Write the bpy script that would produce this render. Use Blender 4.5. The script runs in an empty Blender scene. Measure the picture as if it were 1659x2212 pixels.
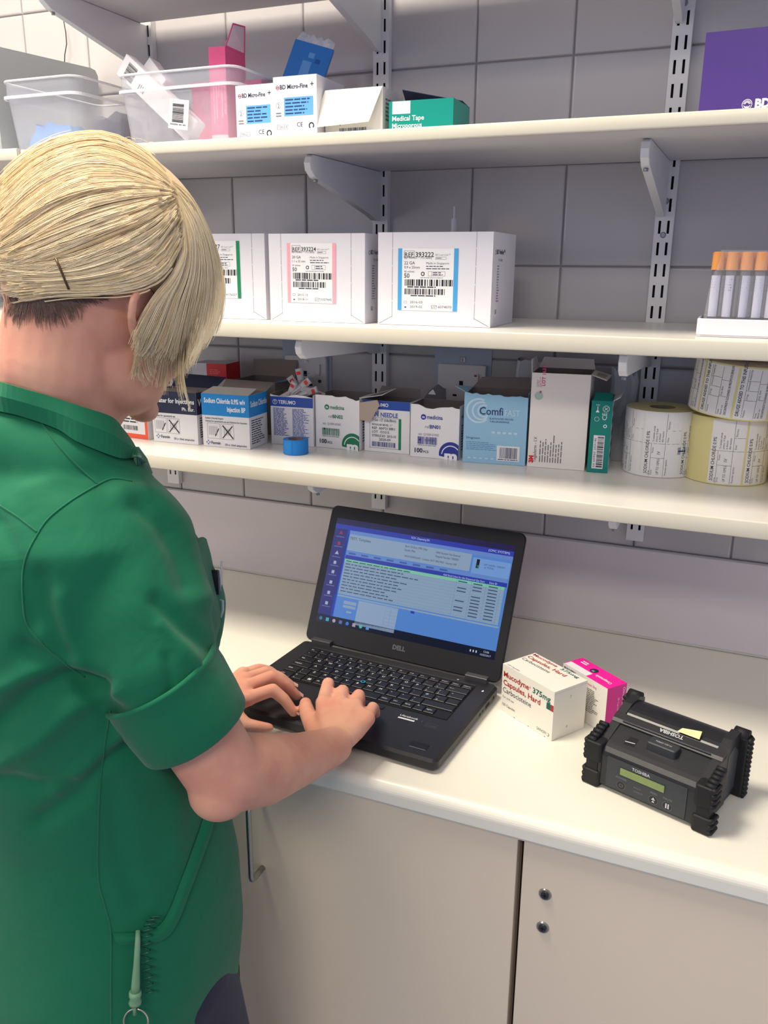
import bpy, math, random
from math import sin, cos, pi, radians
from mathutils import Vector, Matrix, Euler, noise
from mathutils.bvhtree import BVHTree
S = bpy.context.scene
COL = S.collection

# ------------------------------------------------------------------ camera
cam = bpy.data.cameras.new('camera'); camo = bpy.data.objects.new('camera', cam); COL.objects.link(camo)
camo.location = (0.44878, -1.41457, -0.30510)
camo.rotation_euler = (1.2884054, -0.0075040, 0.4030152)
cam.sensor_fit = 'HORIZONTAL'; cam.sensor_width = 36.0; cam.lens = 1838.22 / 1659 * 36.0
cam.clip_start = 0.05
S.camera = camo
CM = Euler(camo.rotation_euler, 'XYZ').to_matrix(); CL = Vector(camo.location); FPX = 1838.22
def ray(u, v): return CM @ Vector(((u - 829.5) / FPX, -(v - 1106) / FPX, -1.0))
def P(u, v, d): return CL + ray(u, v) * d                 # point seen at u,v at depth d
def HZ(u, v, z): r = ray(u, v); return CL + r * ((z - CL.z) / r.z)
def HY(u, v, y): r = ray(u, v); return CL + r * ((y - CL.y) / r.y)

# ------------------------------------------------------------------ view, world, lights
S.view_settings.view_transform = 'Standard'; S.view_settings.look = 'None'
S.view_settings.exposure = 0.0; S.view_settings.gamma = 1.0; S.view_settings.use_curve_mapping = False
w = bpy.data.worlds.new('world'); S.world = w; w.use_nodes = True
w.node_tree.nodes['Background'].inputs[0].default_value = (0.64, 0.71, 1.0, 1)
w.node_tree.nodes['Background'].inputs[1].default_value = 0.62
def area(name, loc, sx, sy, power, col, rot=(0, 0, 0)):
    l = bpy.data.lights.new(name, 'AREA'); l.shape = 'RECTANGLE'; l.size = sx; l.size_y = sy
    l.energy = power; l.color = col
    o = bpy.data.objects.new(name, l); COL.objects.link(o); o.location = loc; o.rotation_euler = rot
    return o
FLOOR = -1.827; CEIL = 1.15
area('ceiling_lamp_light', (-0.50, -0.93, CEIL - 0.03), 0.58, 0.58, 43, (1.0, 0.90, 0.74))
area('left_fill_light', (-1.33, -2.0, 0.05), 1.1, 1.2, 5, (0.50, 0.62, 1.0), (0, radians(-90), 0))  # added bluish fill to tint the left tiles; the left wall has no window
area('ceiling_lamp_light', (0.60, -3.1, CEIL - 0.03), 1.16, 0.58, 35, (1.0, 0.91, 0.76))

# ------------------------------------------------------------------ materials
def lin(c):
    return tuple(((x / 255) / 12.92 if x <= 10 else (((x / 255) + 0.055) / 1.055) ** 2.4) for x in c)
MATS = {}
def mat(name, rgb, rough=0.5, metal=0.0, spec=0.5, noise_s=0, noise_a=0, bump=0, bump_s=400, trans=0, alpha=1, sss=0, emit=None, coat=0, sheen=0, ior=1.45):
    if name in MATS: return MATS[name]
    m = bpy.data.materials.new(name); m.use_nodes = True; nt = m.node_tree
    b = nt.nodes['Principled BSDF']; c = lin(rgb)
    b.inputs['Base Color'].default_value = (*c, 1); b.inputs['Roughness'].default_value = rough
    b.inputs['Metallic'].default_value = metal; b.inputs['Specular IOR Level'].default_value = spec
    b.inputs['IOR'].default_value = ior
    if trans: b.inputs['Transmission Weight'].default_value = trans
    if alpha < 1: b.inputs['Alpha'].default_value = alpha
    if coat: b.inputs['Coat Weight'].default_value = coat
    if sheen: b.inputs['Sheen Weight'].default_value = sheen
    if sss:
        b.inputs['Subsurface Weight'].default_value = sss; b.inputs['Subsurface Radius'].default_value = (0.012, 0.004, 0.002)
        b.inputs['Subsurface Scale'].default_value = 1.0
    if emit:
        b.inputs['Emission Color'].default_value = (*lin(emit[0]), 1); b.inputs['Emission Strength'].default_value = emit[1]
    if noise_a or bump:
        tc = nt.nodes.new('ShaderNodeTexCoord'); n = nt.nodes.new('ShaderNodeTexNoise')
        nt.links.new(tc.outputs['Object'], n.inputs['Vector'])
    if noise_a:
        n.inputs['Scale'].default_value = noise_s; n.inputs['Detail'].default_value = 4
        mx = nt.nodes.new('ShaderNodeMix'); mx.data_type = 'RGBA'
        mx.inputs[6].default_value = (*[x * (1 - noise_a) for x in c], 1); mx.inputs[7].default_value = (*[min(1, x * (1 + noise_a)) for x in c], 1)
        nt.links.new(n.outputs['Fac'], mx.inputs[0]); nt.links.new(mx.outputs[2], b.inputs['Base Color'])
    if bump:
        n2 = nt.nodes.new('ShaderNodeTexNoise'); nt.links.new(tc.outputs['Object'], n2.inputs['Vector'])
        n2.inputs['Scale'].default_value = bump_s; n2.inputs['Detail'].default_value = 3
        bp = nt.nodes.new('ShaderNodeBump'); bp.inputs['Strength'].default_value = bump; bp.inputs['Distance'].default_value = 0.001
        nt.links.new(n2.outputs['Fac'], bp.inputs['Height']); nt.links.new(bp.outputs['Normal'], b.inputs['Normal'])
    MATS[name] = m; return m
WHITE = lambda: mat('white_card', (232, 230, 234), 0.45, noise_s=30, noise_a=0.02)
INK = lambda: mat('black_ink', (40, 40, 48), 0.5)
GREY = lambda: mat('grey_ink', (120, 120, 128), 0.5)
KRAFT = lambda: mat('grey_board_inside', (128, 118, 116), 0.8, noise_s=60, noise_a=0.08)

# ------------------------------------------------------------------ mesh builder
class MB:
    def __init__(s): s.v = []; s.f = []; s.m = []; s.s = []; s.mats = []
    def mi(s, m):
        if m not in s.mats: s.mats.append(m)
        return s.mats.index(m)
    def add(s, vs, fs, m, smooth=False, T=None):
        o = len(s.v); i = s.mi(m)
        s.v += [tuple((T @ Vector(p)) if T is not None else p) for p in vs]
        for f in fs: s.f.append([o + k for k in f]); s.m.append(i); s.s.append(smooth)
        return s
    def box(s, a, b, m, T=None):
        x0, y0, z0 = a; x1, y1, z1 = b
        vs = [(x0, y0, z0), (x1, y0, z0), (x1, y1, z0), (x0, y1, z0), (x0, y0, z1), (x1, y0, z1), (x1, y1, z1), (x0, y1, z1)]
        return s.add(vs, [(0, 3, 2, 1), (4, 5, 6, 7), (0, 1, 5, 4), (1, 2, 6, 5), (2, 3, 7, 6), (3, 0, 4, 7)], m, T=T)
    def rbox(s, a, b, r, m, T=None, n=4, axis=2):
        # box with rounded vertical (axis) edges and a small chamfer top and bottom
        x0, y0, z0 = a; x1, y1, z1 = b
        if axis == 1: x0, y0, z0, x1, y1, z1 = a[0], a[2], a[1], b[0], b[2], b[1]
        if axis == 0: x0, y0, z0, x1, y1, z1 = a[1], a[2], a[0], b[1], b[2], b[0]
        def ring(z, ins):
            o = []; rr = max(r - ins, 1e-4)
            for cx, cy, a0 in ((x1 - r, y1 - r, 0), (x0 + r, y1 - r, pi / 2), (x0 + r, y0 + r, pi), (x1 - r, y0 + r, 1.5 * pi)):
                for k in range(n + 1):
                    t = a0 + pi / 2 * k / n; o.append((cx + rr * cos(t), cy + rr * sin(t), z))
            return o
        c = min(r * 0.35, (z1 - z0) * 0.25)
        rings = [ring(z0, c), ring(z0 + c, 0), ring(z1 - c, 0), ring(z1, c)]
        if axis == 1: rings = [[(p[0], p[2], p[1]) for p in q] for q in rings]
        if axis == 0: rings = [[(p[2], p[0], p[1]) for p in q] for q in rings]
        return s.loft(rings, m, cap=True, T=T, flip=(axis == 1))
    def loft(s, rings, m, cap=False, closed=True, smooth=False, T=None, flip=False):
        n = len(rings[0]); vs = [p for r in rings for p in r]; fs = []
        for i in range(len(rings) - 1):
            for k in range(n if closed else n - 1):
                k2 = (k + 1) % n; q = (i * n + k, i * n + k2, (i + 1) * n + k2, (i + 1) * n + k)
                fs.append(q[::-1] if flip else q)
        if cap:
            a = tuple(range(n))[::-1]; b = tuple(range((len(rings) - 1) * n, len(rings) * n))
            fs += [a[::-1] if flip else a, b[::-1] if flip else b]
        return s.add(vs, fs, m, smooth, T)
    def cyl(s, c, r, h, m, n=24, axis=2, r2=None, smooth=False, T=None, cap=True):
        r2 = r if r2 is None else r2; rings = []
        for z, rr in ((0, r), (h, r2)):
            q = []
            for k in range(n):
                t = 2 * pi * k / n; a, b = rr * cos(t), rr * sin(t)
                q.append({2: (c[0] + a, c[1] + b, c[2] + z), 1: (c[0] + b, c[1] + z, c[2] + a), 0: (c[0] + z, c[1] + a, c[2] + b)}[axis])
            rings.append(q)
        return s.loft(rings, m, cap=cap, smooth=smooth, T=T)
    def tube(s, pts, r, m, n=10, closed=False, cap=True, T=None, smooth=True):
        pts = [Vector(p) for p in pts]; N = len(pts); rings = []; up = Vector((0, 0, 1)); prev = None
        for i, p in enumerate(pts):
            a = pts[(i - 1) % N] if (closed or i > 0) else p; b = pts[(i + 1) % N] if (closed or i < N - 1) else p
            t = (b - a).normalized()
            if prev is None:
                x = t.orthogonal().normalized()
            else:
                x = (prev - t * prev.dot(t)).normalized()
            prev = x; y = t.cross(x); rr = r[i] if isinstance(r, (list, tuple)) else r
            rings.append([tuple(p + x * rr * cos(2 * pi * k / n) + y * rr * sin(2 * pi * k / n)) for k in range(n)])
        if closed: rings.append(rings[0])
        return s.loft(rings, m, cap=cap and not closed, smooth=smooth, T=T)
    def slab(s, pts, th, m, m2=None):
        pts = [Vector(p) for p in pts]; nn = (pts[1] - pts[0]).cross(pts[-1] - pts[0]).normalized() * th
        k = len(pts); vs = [tuple(p) for p in pts] + [tuple(p - nn) for p in pts]
        s.add(vs, [tuple(range(k))], m); s.add(vs, [tuple(range(k, 2 * k))[::-1]] + [(i, i + k, (i + 1) % k + k, (i + 1) % k) for i in range(k)], m2 or m)
        return s
    def build(s, name, parent=None, loc=(0, 0, 0), rot=(0, 0, 0), label=None, cat=None, group=None, kind=None):
        me = bpy.data.meshes.new(name); me.from_pydata(s.v, [], s.f)
        for m in s.mats: me.materials.append(m)
        me.polygons.foreach_set('material_index', s.m); me.polygons.foreach_set('use_smooth', s.s)
        me.validate(); me.update()
        o = bpy.data.objects.new(name, me); COL.objects.link(o); o.location = loc; o.rotation_euler = rot
        if parent: o.parent = parent
        return tag(o, label, cat, group, kind)
def tag(o, label=None, cat=None, group=None, kind=None):
    if label: o['label'] = label
    if cat: o['category'] = cat
    if group: o['group'] = group
    if kind: o['kind'] = kind
    return o
def empty(name, loc, rotz, label, cat, group=None):
    o = bpy.data.objects.new(name, None); COL.objects.link(o); o.location = loc; o.rotation_euler = (0, 0, rotz)
    o.empty_display_size = 0.02
    return tag(o, label, cat, group)

# ------------------------------------------------------------------ print on surfaces
_tc = {}
def text_geo(body, bold=0.0, res=2):
    k = (body, bold, res)
    if k in _tc: return _tc[k]
    c = bpy.data.curves.new('t', 'FONT'); c.body = body; c.size = 1.0; c.resolution_u = res; c.offset = bold; c.fill_mode = 'FRONT'
    o = bpy.data.objects.new('t', c); me = o.to_mesh()
    vs = [(v.co.x, v.co.y) for v in me.vertices]; fs = [tuple(p.vertices) for p in me.polygons]
    o.to_mesh_clear(); bpy.data.objects.remove(o); bpy.data.curves.remove(c)
    if vs:
        mx = min(v[0] for v in vs); Mx = max(v[0] for v in vs)
    else: mx = Mx = 0
    _tc[k] = (vs, fs, mx, Mx); return _tc[k]
class Print:
    """flat print laid on a face; fn(u, v) -> local 3D point, u right, v up, metres"""
    def __init__(s, mb, fn, lift=0.00025): s.mb = mb; s.fn0 = fn; s.k = 0; s.lift = lift
    def pt(s, u, v): return tuple(s.fn0(u, v, s.lift * (1 + s.k * 0.35)))
    def rect(s, u0, v0, u1, v1, m, n=1):
        for i in range(n):
            a = u0 + (u1 - u0) * i / n; b = u0 + (u1 - u0) * (i + 1) / n
            s.mb.add([s.pt(a, v0), s.pt(b, v0), s.pt(b, v1), s.pt(a, v1)], [(0, 1, 2, 3)], m)
        return s
    def poly(s, pts, m): s.mb.add([s.pt(*p) for p in pts], [tuple(range(len(pts)))], m); return s
    def up(s, k=1): s.k += k; return s
    def text(s, body, u, v, h, m, align='l', bold=0.0, width=None, rot=0, sx=1.0):
        vs, fs, mx, Mx = text_geo(body, bold); sc = h / 0.72
        x = sc * sx
        if width: x = width / max(1e-6, Mx - mx)
        W = (Mx - mx) * x; off = {'l': 0, 'c': -W / 2, 'r': -W}[align]
        ca, sa = cos(rot), sin(rot); out = []
        for a, b in vs:
            p, q = (a - mx) * x + off, b * sc; out.append(s.pt(u + p * ca - q * sa, v + p * sa + q * ca))
        s.mb.add(out, fs, m); return s
    def ring(s, u, v, r0, r1, m, a0=0, a1=2 * pi, n=28):
        for i in range(n):
            t, t2 = a0 + (a1 - a0) * i / n, a0 + (a1 - a0) * (i + 1) / n
            s.mb.add([s.pt(u + r0 * cos(t), v + r0 * sin(t)), s.pt(u + r1 * cos(t), v + r1 * sin(t)), s.pt(u + r1 * cos(t2), v + r1 * sin(t2)), s.pt(u + r0 * cos(t2), v + r0 * sin(t2))], [(0, 1, 2, 3)], m)
        return s
    def disc(s, u, v, r, m, n=24): return s.poly([(u + r * cos(2 * pi * i / n), v + r * sin(2 * pi * i / n)) for i in range(n)], m)
    def frame(s, u0, v0, u1, v1, t, m):
        s.rect(u0, v0, u1, v0 + t, m); s.rect(u0, v1 - t, u1, v1, m); s.rect(u0, v0, u0 + t, v1, m); s.rect(u1 - t, v0, u1, v1, m); return s
    def bars(s, u0, v0, u1, v1, m, seed=1, vertical=False):
        R = random.Random(seed); x = 0; L = (v1 - v0) if vertical else (u1 - u0); step = L / 70
        while x < L:
            w = step * R.choice((1, 1, 2, 3)); w = min(w, L - x)
            if vertical: s.rect(u0, v0 + x, u1, v0 + x + w, m)
            else: s.rect(u0 + x, v0, u0 + x + w, v1, m)
            x += w + step * R.choice((1, 1, 2))
        return s
    def lines(s, u0, v0, u1, v1, n, m, seed=1, vertical=False, fill=0.45):
        """n rows of unreadably small print"""
        R = random.Random(seed)
        for i in range(n):
            if vertical:
                x = u0 + (u1 - u0) * (i + 0.3) / n; t = (u1 - u0) / n * fill; y = v0; end = v0 + (v1 - v0) * R.uniform(0.6, 1)
                while y < end:
                    L = R.uniform(2.5, 8) * t; s.rect(x, y, x + t, min(y + L, end), m); y += L + t * 0.9
            else:
                y = v1 - (v1 - v0) * (i + 0.7) / n; t = (v1 - v0) / n * fill; x = u0; end = u0 + (u1 - u0) * R.uniform(0.6, 1)
                while x < end:
                    L = R.uniform(2.5, 8) * t; s.rect(x, y, min(x + L, end), y + t, m); x += L + t * 0.9
        return s
def plane_fn(O, U, V):
    O, U, V = Vector(O), Vector(U).normalized(), Vector(V).normalized(); N = U.cross(V)
    return lambda u, v, l: O + U * u + V * v + N * l

# ------------------------------------------------------------------ room shell
TP = 0.1524
TILE = mat('glazed_grey_tile', (192, 189, 192), 0.13, noise_s=6, noise_a=0.03, bump=0.12, bump_s=9)
GROUT = mat('grout', (150, 146, 150), 0.85)
def build_wall():
    b = MB(); g = 0.0011; h = 0.0035
    b.box((-1.35, h, -0.757), (1.6, 0.12, CEIL), GROUT)
    b.box((-1.35, h, FLOOR), (1.6, 0.12, -0.757), mat('painted_wall', (205, 200, 198), 0.6))
    prof = [(0, h), (0.0004, 0.0016), (0.0016, 0.0005), (0.0036, 0.0), (0.006, 0.0)]
    for i in range(-9, 11):
        for j in range(-5, 7):
            x0, x1 = i * TP + g, (i + 1) * TP - g; z0, z1 = j * TP + g, (j + 1) * TP - g
            z0 = max(z0, -0.7575)
            if x1 < -1.34: continue
            x0 = max(x0, -1.345)
            rr = []
            for ins, y in prof:
                rr.append([(x0 + ins, y, z0 + ins), (x1 - ins, y, z0 + ins), (x1 - ins, y, z1 - ins), (x0 + ins, y, z1 - ins)])
            b.loft(rr, TILE, smooth=False)
            b.add(rr[-1], [(0, 1, 2, 3)], TILE)
    return b.build('wall_back', kind='structure')
build_wall()
b = MB(); b.box((-0.003 + -1.35, -0.0035, -0.9168), (1.6, 0.0045, -0.7585), mat('laminate_wall_panel', (222, 214, 220), 0.28, bump=0.05, bump_s=20)); b.build('wall_panel', kind='structure', label=None).name = 'trim_1'
b = MB(); b.tube([(-1.35, -0.0036, -0.9148), (1.6, -0.0036, -0.9148)], 0.0022, mat('silicone', (205, 200, 196), 0.5), n=8)
b.tube([(-1.35, -0.003, -0.7580), (1.6, -0.003, -0.7580)], 0.0022, mat('silicone_grey', (176, 172, 176), 0.5), n=8); b.build('trim_2', kind='structure')
b = MB(); b.box((-1.47, -4.5, FLOOR), (-1.351, 0.12, CEIL), mat('painted_wall_left', (226, 222, 214), 0.6)); b.build('wall_left', kind='structure')
b = MB(); b.box((-1.47, -4.5, FLOOR - 0.05), (2.6, 0.12, FLOOR), mat('vinyl_floor', (120, 126, 140), 0.4, noise_s=80, noise_a=0.15)); b.build('floor', kind='structure')
b = MB(); b.box((-1.47, -4.5, CEIL), (2.6, 0.12, CEIL + 0.05), mat('ceiling_paint', (235, 233, 228), 0.8)); b.build('ceiling', kind='structure')
for (x, y, sx, sy, lb) in ((-0.50, -0.93, 0.6, 0.6, 'square recessed ceiling light above the worktop'), (0.60, -3.1, 1.2, 0.6, 'long recessed ceiling light towards the back of the room')):
    r = empty('ceiling_light', (x, y, CEIL), 0, lb, 'ceiling light')
    b = MB()
    for a, c in (((-sx / 2, -sy / 2, -0.02), (sx / 2, -sy / 2 + 0.012, -0.0005)), ((-sx / 2, sy / 2 - 0.012, -0.02), (sx / 2, sy / 2, -0.0005)), ((-sx / 2, -sy / 2, -0.02), (-sx / 2 + 0.012, sy / 2, -0.0005)), ((sx / 2 - 0.012, -sy / 2, -0.02), (sx / 2, sy / 2, -0.0005))):
        b.box(a, c, mat('lamp_frame', (235, 235, 235), 0.4))
    b.build('frame', r)
    b = MB(); b.box((-sx / 2 + 0.0125, -sy / 2 + 0.0125, -0.015), (sx / 2 - 0.0125, sy / 2 - 0.0125, -0.003), mat('lamp_diffuser', (250, 246, 235), 0.5, emit=((255, 240, 215), 4.0)))
    b.build('diffuser', r)

# ------------------------------------------------------------------ shelving
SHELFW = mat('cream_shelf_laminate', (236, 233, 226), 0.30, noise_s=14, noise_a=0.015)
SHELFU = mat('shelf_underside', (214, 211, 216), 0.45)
LIP = mat('shelf_edge_strip', (226, 220, 202), 0.28)
def shelf(x0, x1, yb, yf, zt, th, tilt, label):
    b = MB(); r = 0.003
    b.box((x0, yf + 0.0015, -th), (x1, yb, 0), SHELFW)
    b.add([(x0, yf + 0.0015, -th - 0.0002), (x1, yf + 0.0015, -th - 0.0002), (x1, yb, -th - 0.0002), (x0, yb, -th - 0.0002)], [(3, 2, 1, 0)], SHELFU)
    prof = [(yf + 0.0016, 0.0001), (yf + 0.0006, -0.0004), (yf, -0.0018), (yf, -th + 0.0018), (yf + 0.0006, -th + 0.0004), (yf + 0.0016, -th)]
    b.loft([[(x0, y, z) for y, z in prof], [(x1, y, z) for y, z in prof]], LIP, closed=False, smooth=True, flip=True)
    return b.build('wall_shelf', loc=(0, 0, zt), rot=(tilt, 0, 0), label=label, cat='shelf')
Z1, Z2, Z3, Z4 = -0.600, -0.387, -0.1385, 0.125        # shelf tops, bottom to top
shelf(-1.3, 1.5, -0.014, -0.330, Z1, 0.022, 0, 'lowest cream wall shelf, holding medicine boxes and label rolls above the laptop')
shelf(-1.3, 1.5, -0.014, -0.325, Z2, 0.022, 0, 'middle cream wall shelf, holding the three large white cannula boxes')
shelf(-0.624, 1.5, -0.014, -0.332, Z3, 0.0158, 0, 'cream wall shelf with the plastic tub of pink boxes, second from top')
shelf(-1.3, -0.6265, -0.014, -0.337, Z3 + 0.002, 0.0175, 0, 'short left cream shelf length butted against the longer one, at the left edge')
shelf(-0.628, 1.5, -0.030, -0.332, Z4, 0.021, 0, 'topmost wall shelf, only its pale underside in view')
UPM = mat('white_powder_coat', (228, 229, 232), 0.35)
DARK = mat('dark_slot', (30, 30, 34), 0.9)
def upright(x, zb, zt, screws, label):
    W, D = 0.0275, 0.0125; r = empty('shelf_upright', (x, 0, 0), 0, label, 'shelf upright', None)
    b = MB(); th = 0.0015
    yf = -D - 0.0002
    b.box((-W / 2, yf, zb), (-W / 2 + th, -0.0003, zt), UPM); b.box((W / 2 - th, yf, zb), (W / 2, -0.0003, zt), UPM)
    b.box((-W / 2 + th, -0.0016, zb), (W / 2 - th, -0.0003, zt), DARK)
    sw, sl, cx, pitch = 0.0036, 0.0185, 0.0062, 0.0311
    z = zb
    k0 = math.ceil((0.0325 - zt) / pitch); c = 0.0325
    cs = sorted(c - k * pitch for k in range(-40, 60) if zb + sl / 2 + 0.004 < c - k * pitch < zt - sl / 2)
    xs = [-W / 2 + th, -cx - sw / 2, -cx + sw / 2, cx - sw / 2, cx + sw / 2, W / 2 - th]
    for cc in cs:
        b.box((xs[0], yf, z), (xs[5], yf + th, cc - sl / 2), UPM)
        for a, e in ((0, 1), (2, 3), (4, 5)): b.box((xs[a], yf, cc - sl / 2), (xs[e], yf + th, cc + sl / 2), UPM)
        z = cc + sl / 2
    b.box((xs[0], yf, z), (xs[5], yf + th, zt), UPM)
    b.build('channel', r)
    for zs in screws:
        s = MB(); s.cyl((0, yf, zs), 0.0045, -0.002, mat('screw_head', (150, 152, 156), 0.3, 0.8), n=16, axis=1, r2=0.003, smooth=False)
        s.build('screw', r)
    return r
upright(-0.157, -0.742, 0.5, [-0.045], 'white slotted shelf upright in the middle, rising behind the green tape box')
upright(0.307, -0.742, 0.5, [-0.2105, 0.0515, -0.2585], 'white slotted shelf upright on the right, left of the purple box')
upright(-0.619, -0.742, 0.5, [], 'white slotted shelf upright on the left, mostly behind the person')
def bracket(x, z, label, L=0.262, H=0.078, W=0.011, ry=-0.0128):
    prof = [(ry, -0.0004), (-L + 0.006, -0.0004), (-L, -0.004), (-L - 0.004, -0.012), (-L - 0.001, -0.022), (-L + 0.012, -0.030), (-0.05, -H + 0.006), (-0.03, -H), (ry, -H)]
    b = MB(); M = UPM
    def sec(w, ins):
        out = []
        cy = sum(p[0] for p in prof) / len(prof); cz = sum(p[1] for p in prof) / len(prof)
        for y, zz in prof: out.append((w, y + (cy - y) * ins, zz + (cz - zz) * ins))
        return out
    b.loft([sec(-W / 2, 0.02), sec(-W / 2 + 0.0008, 0), sec(W / 2 - 0.0008, 0), sec(W / 2, 0.02)], M, cap=True, flip=False)
    o = b.build('shelf_bracket', loc=(x, 0, z), label=label, cat='shelf bracket')
    s = MB(); s.cyl((0, -L + 0.022, -0.0358), 0.003, 0.003, mat('screw_head', (150, 152, 156), 0.3, 0.8), n=12, axis=2); s.build('screw', o)
    return o
zz = {'bottom': Z1 - 0.0223, 'middle': Z2 - 0.0223, 'second': Z3 - 0.0161, 'top': Z4 - 0.0213}
for nm, x in (('middle', -0.161), ('right', 0.302), ('left', -0.619)):
    for sh in ('bottom', 'middle', 'second', 'top'):
        lb = {'bottom': 'under the lowest shelf', 'middle': 'under the middle shelf', 'second': 'under the shelf with the tubs', 'top': 'under the topmost shelf'}[sh]
        big = sh in ('second', 'top')
        if sh == 'bottom': bracket(x, zz[sh], 'small white shelf bracket %s on the %s upright' % (lb, nm), L=0.27, H=0.034)
        else: bracket(x, zz[sh], 'white tapered shelf bracket %s on the %s upright' % (lb, nm), H=0.078 if big else 0.045, L=0.262 if big else 0.30)
# upright grey panel beside the first tub
b = MB(); A = [(-0.262, 0.0004), (-0.012, 0.0004), (-0.012, 0.1660), (-0.018, 0.1750), (-0.030, 0.1770), (-0.262, 0.1670)]
b.loft([[(0.0, y, z) for y, z in A], [(0.012, y, z) for y, z in A]], mat('grey_paint_steel', (158, 162, 166), 0.5), cap=True)
b.build('shelf_divider', loc=(-0.745, 0, Z3 + 0.002), label='upright grey panel with rounded corner standing left of the leftmost plastic tub', cat='shelf divider')
# hanging wire at top left
b = MB(); pts = [HY(137, 42, -0.012), HY(142, 70, -0.012), HY(144, 95, -0.012), HY(140, 118, -0.012), HY(139, 145, -0.012), HY(141, 190, -0.012)]
b.tube(pts, 0.0009, INK(), n=6)
b.build('hanging_wire', label='thin dark wire hanging against the tiles at the top left', cat='wire')

# ------------------------------------------------------------------ worktop and cabinets
WT = -0.917
b = MB(); prof = [(-0.0045, WT), (-0.559, WT)]
for k in range(0, 9):
    t = pi / 2 * k / 8; prof.append((-0.562 - 0.0135 * sin(t), WT - 0.0135 * (1 - cos(t))))
prof += [(-0.5755, -0.943), (-0.573, -0.947), (-0.0045, -0.947)]
b.loft([[(-1.35, y, z) for y, z in prof], [(1.5, y, z) for y, z in prof]], mat('cream_laminate_worktop', (240, 237, 224), 0.33, noise_s=8, noise_a=0.012, bump=0.04, bump_s=120), cap=True, smooth=False, flip=True)
wt = b.build('worktop', label='long cream laminate worktop with rounded front edge', cat='worktop')
DOOR = mat('beige_grey_laminate_door', (236, 220, 198), 0.42, noise_s=3, noise_a=0.02, bump=0.05, bump_s=500)
CARC = mat('carcass_edge', (120, 104, 92), 0.7)
def cabinet(x0, x1, label, handle=None, locks=()):
    r = empty('base_cabinet', (0, 0, 0), 0, label, 'cabinet')
    b = MB(); b.box((x0 + 0.002, -0.5495, FLOOR + 0.10), (x1 - 0.002, -0.02, -0.9475), CARC); b.box((x0 + 0.02, -0.50, FLOOR + 0.0005), (x1 - 0.02, -0.03, FLOOR + 0.10), CARC); b.build('body', r)
    b = MB(); b.rbox((x0 + 0.0038, -0.568, FLOOR + 0.11), (x1 - 0.0038, -0.5498, -0.9495), 0.0015, DOOR, n=2, axis=1); d = b.build('door', r)
    if handle is not None:
        x, za, zb = handle; b = MB(); R = 0.009
        pts = [(x, -0.5682, za), (x, -0.590, za)] + [(x, -0.590 - R * sin(t), za - R + R * cos(t)) for t in (0.4, 0.8, 1.2, 1.57)] + \
              [(x, -0.599, zb + R)] + [(x, -0.590 - R * cos(t), zb + R - R * sin(t)) for t in (0.4, 0.8, 1.2, 1.57)] + [(x, -0.5682, zb)]
        b.tube(pts, 0.0042, mat('satin_steel', (190, 190, 186), 0.28, 1.0), n=14); b.build('handle', d, label='satin steel D handle')
    for (lx, lz) in locks:
        b = MB(); st = mat('lock_steel', (170, 170, 168), 0.3, 1.0)
        b.cyl((lx, -0.5682, lz), 0.0078, -0.002, st, n=24, axis=1, r2=0.0070); b.cyl((lx, -0.5702, lz), 0.0048, -0.0012, mat('lock_dark', (90, 92, 94), 0.35, 0.9), n=20, axis=1)
        b.box((lx - 0.0007, -0.5718, lz - 0.003), (lx + 0.0007, -0.5714, lz + 0.003), DARK); b.box((lx - 0.003, -0.5718, lz - 0.0007), (lx + 0.003, -0.5714, lz + 0.0007), DARK)
        b.build('lock', d, label='round steel cam lock')
    return r
cabinet(-1.33, -0.1375, 'beige base cabinet behind the person, left of the handled door')
cabinet(-0.1375, 0.2675, 'beige base cabinet with the steel D handle, below the laptop', handle=(-0.087, -0.985, -1.103))
cabinet(0.2675, 1.2, 'beige base cabinet with two round locks, below the printer', locks=((0.300, -1.015), (0.300, -1.062)))

# ------------------------------------------------------------------ sockets
SOC = mat('socket_plastic', (226, 222, 224), 0.35)
def socket(xc, zt, label, holes_up=True):
    r = empty('wall_socket', (xc, 0, zt - 0.043), 0, label, 'socket')
    b = MB(); b.box((-0.052, -0.0016, -0.046), (0.050, -0.0003, 0.088), mat('pale_blue_backplate', (176, 186, 206), 0.5, noise_s=40, noise_a=0.08)); b.build('backplate', r)
    b = MB(); b.rbox((-0.043, -0.0105, -0.043), (0.043, -0.0018, 0.043), 0.003, SOC, n=3, axis=1)
    b.box((-0.0035, -0.0108, 0.006), (0.0035, -0.0104, 0.0155), DARK); b.box((-0.0145, -0.0108, -0.0115), (-0.0075, -0.0104, -0.008), DARK); b.box((0.0075, -0.0108, -0.0115), (0.0145, -0.0104, -0.008), DARK)
    b.build('faceplate', r)
    b = MB(); b.rbox((0.022, -0.0145, 0.009), (0.0315, -0.0107, 0.029), 0.001, SOC, n=2, axis=1); b.box((0.0245, -0.0148, 0.0245), (0.029, -0.0144, 0.0275), mat('red_mark', (150, 70, 70), 0.5) if xc > -0.1 else SOC); b.build('switch', r)
    for sx in (-0.030, 0.030):
        b = MB(); b.cyl((sx, -0.0106, -0.002), 0.0032, -0.0012, mat('screw_dark', (92, 92, 96), 0.4, 0.6), n=14, axis=1); b.build('screw', r)
    return r
socket(-0.307, -0.467, 'white single wall socket above the blue-topped needle box, left of the middle upright')
s2 = socket(-0.004, -0.468, 'white single wall socket behind the pale blue bandage box, right of the middle upright')
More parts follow.
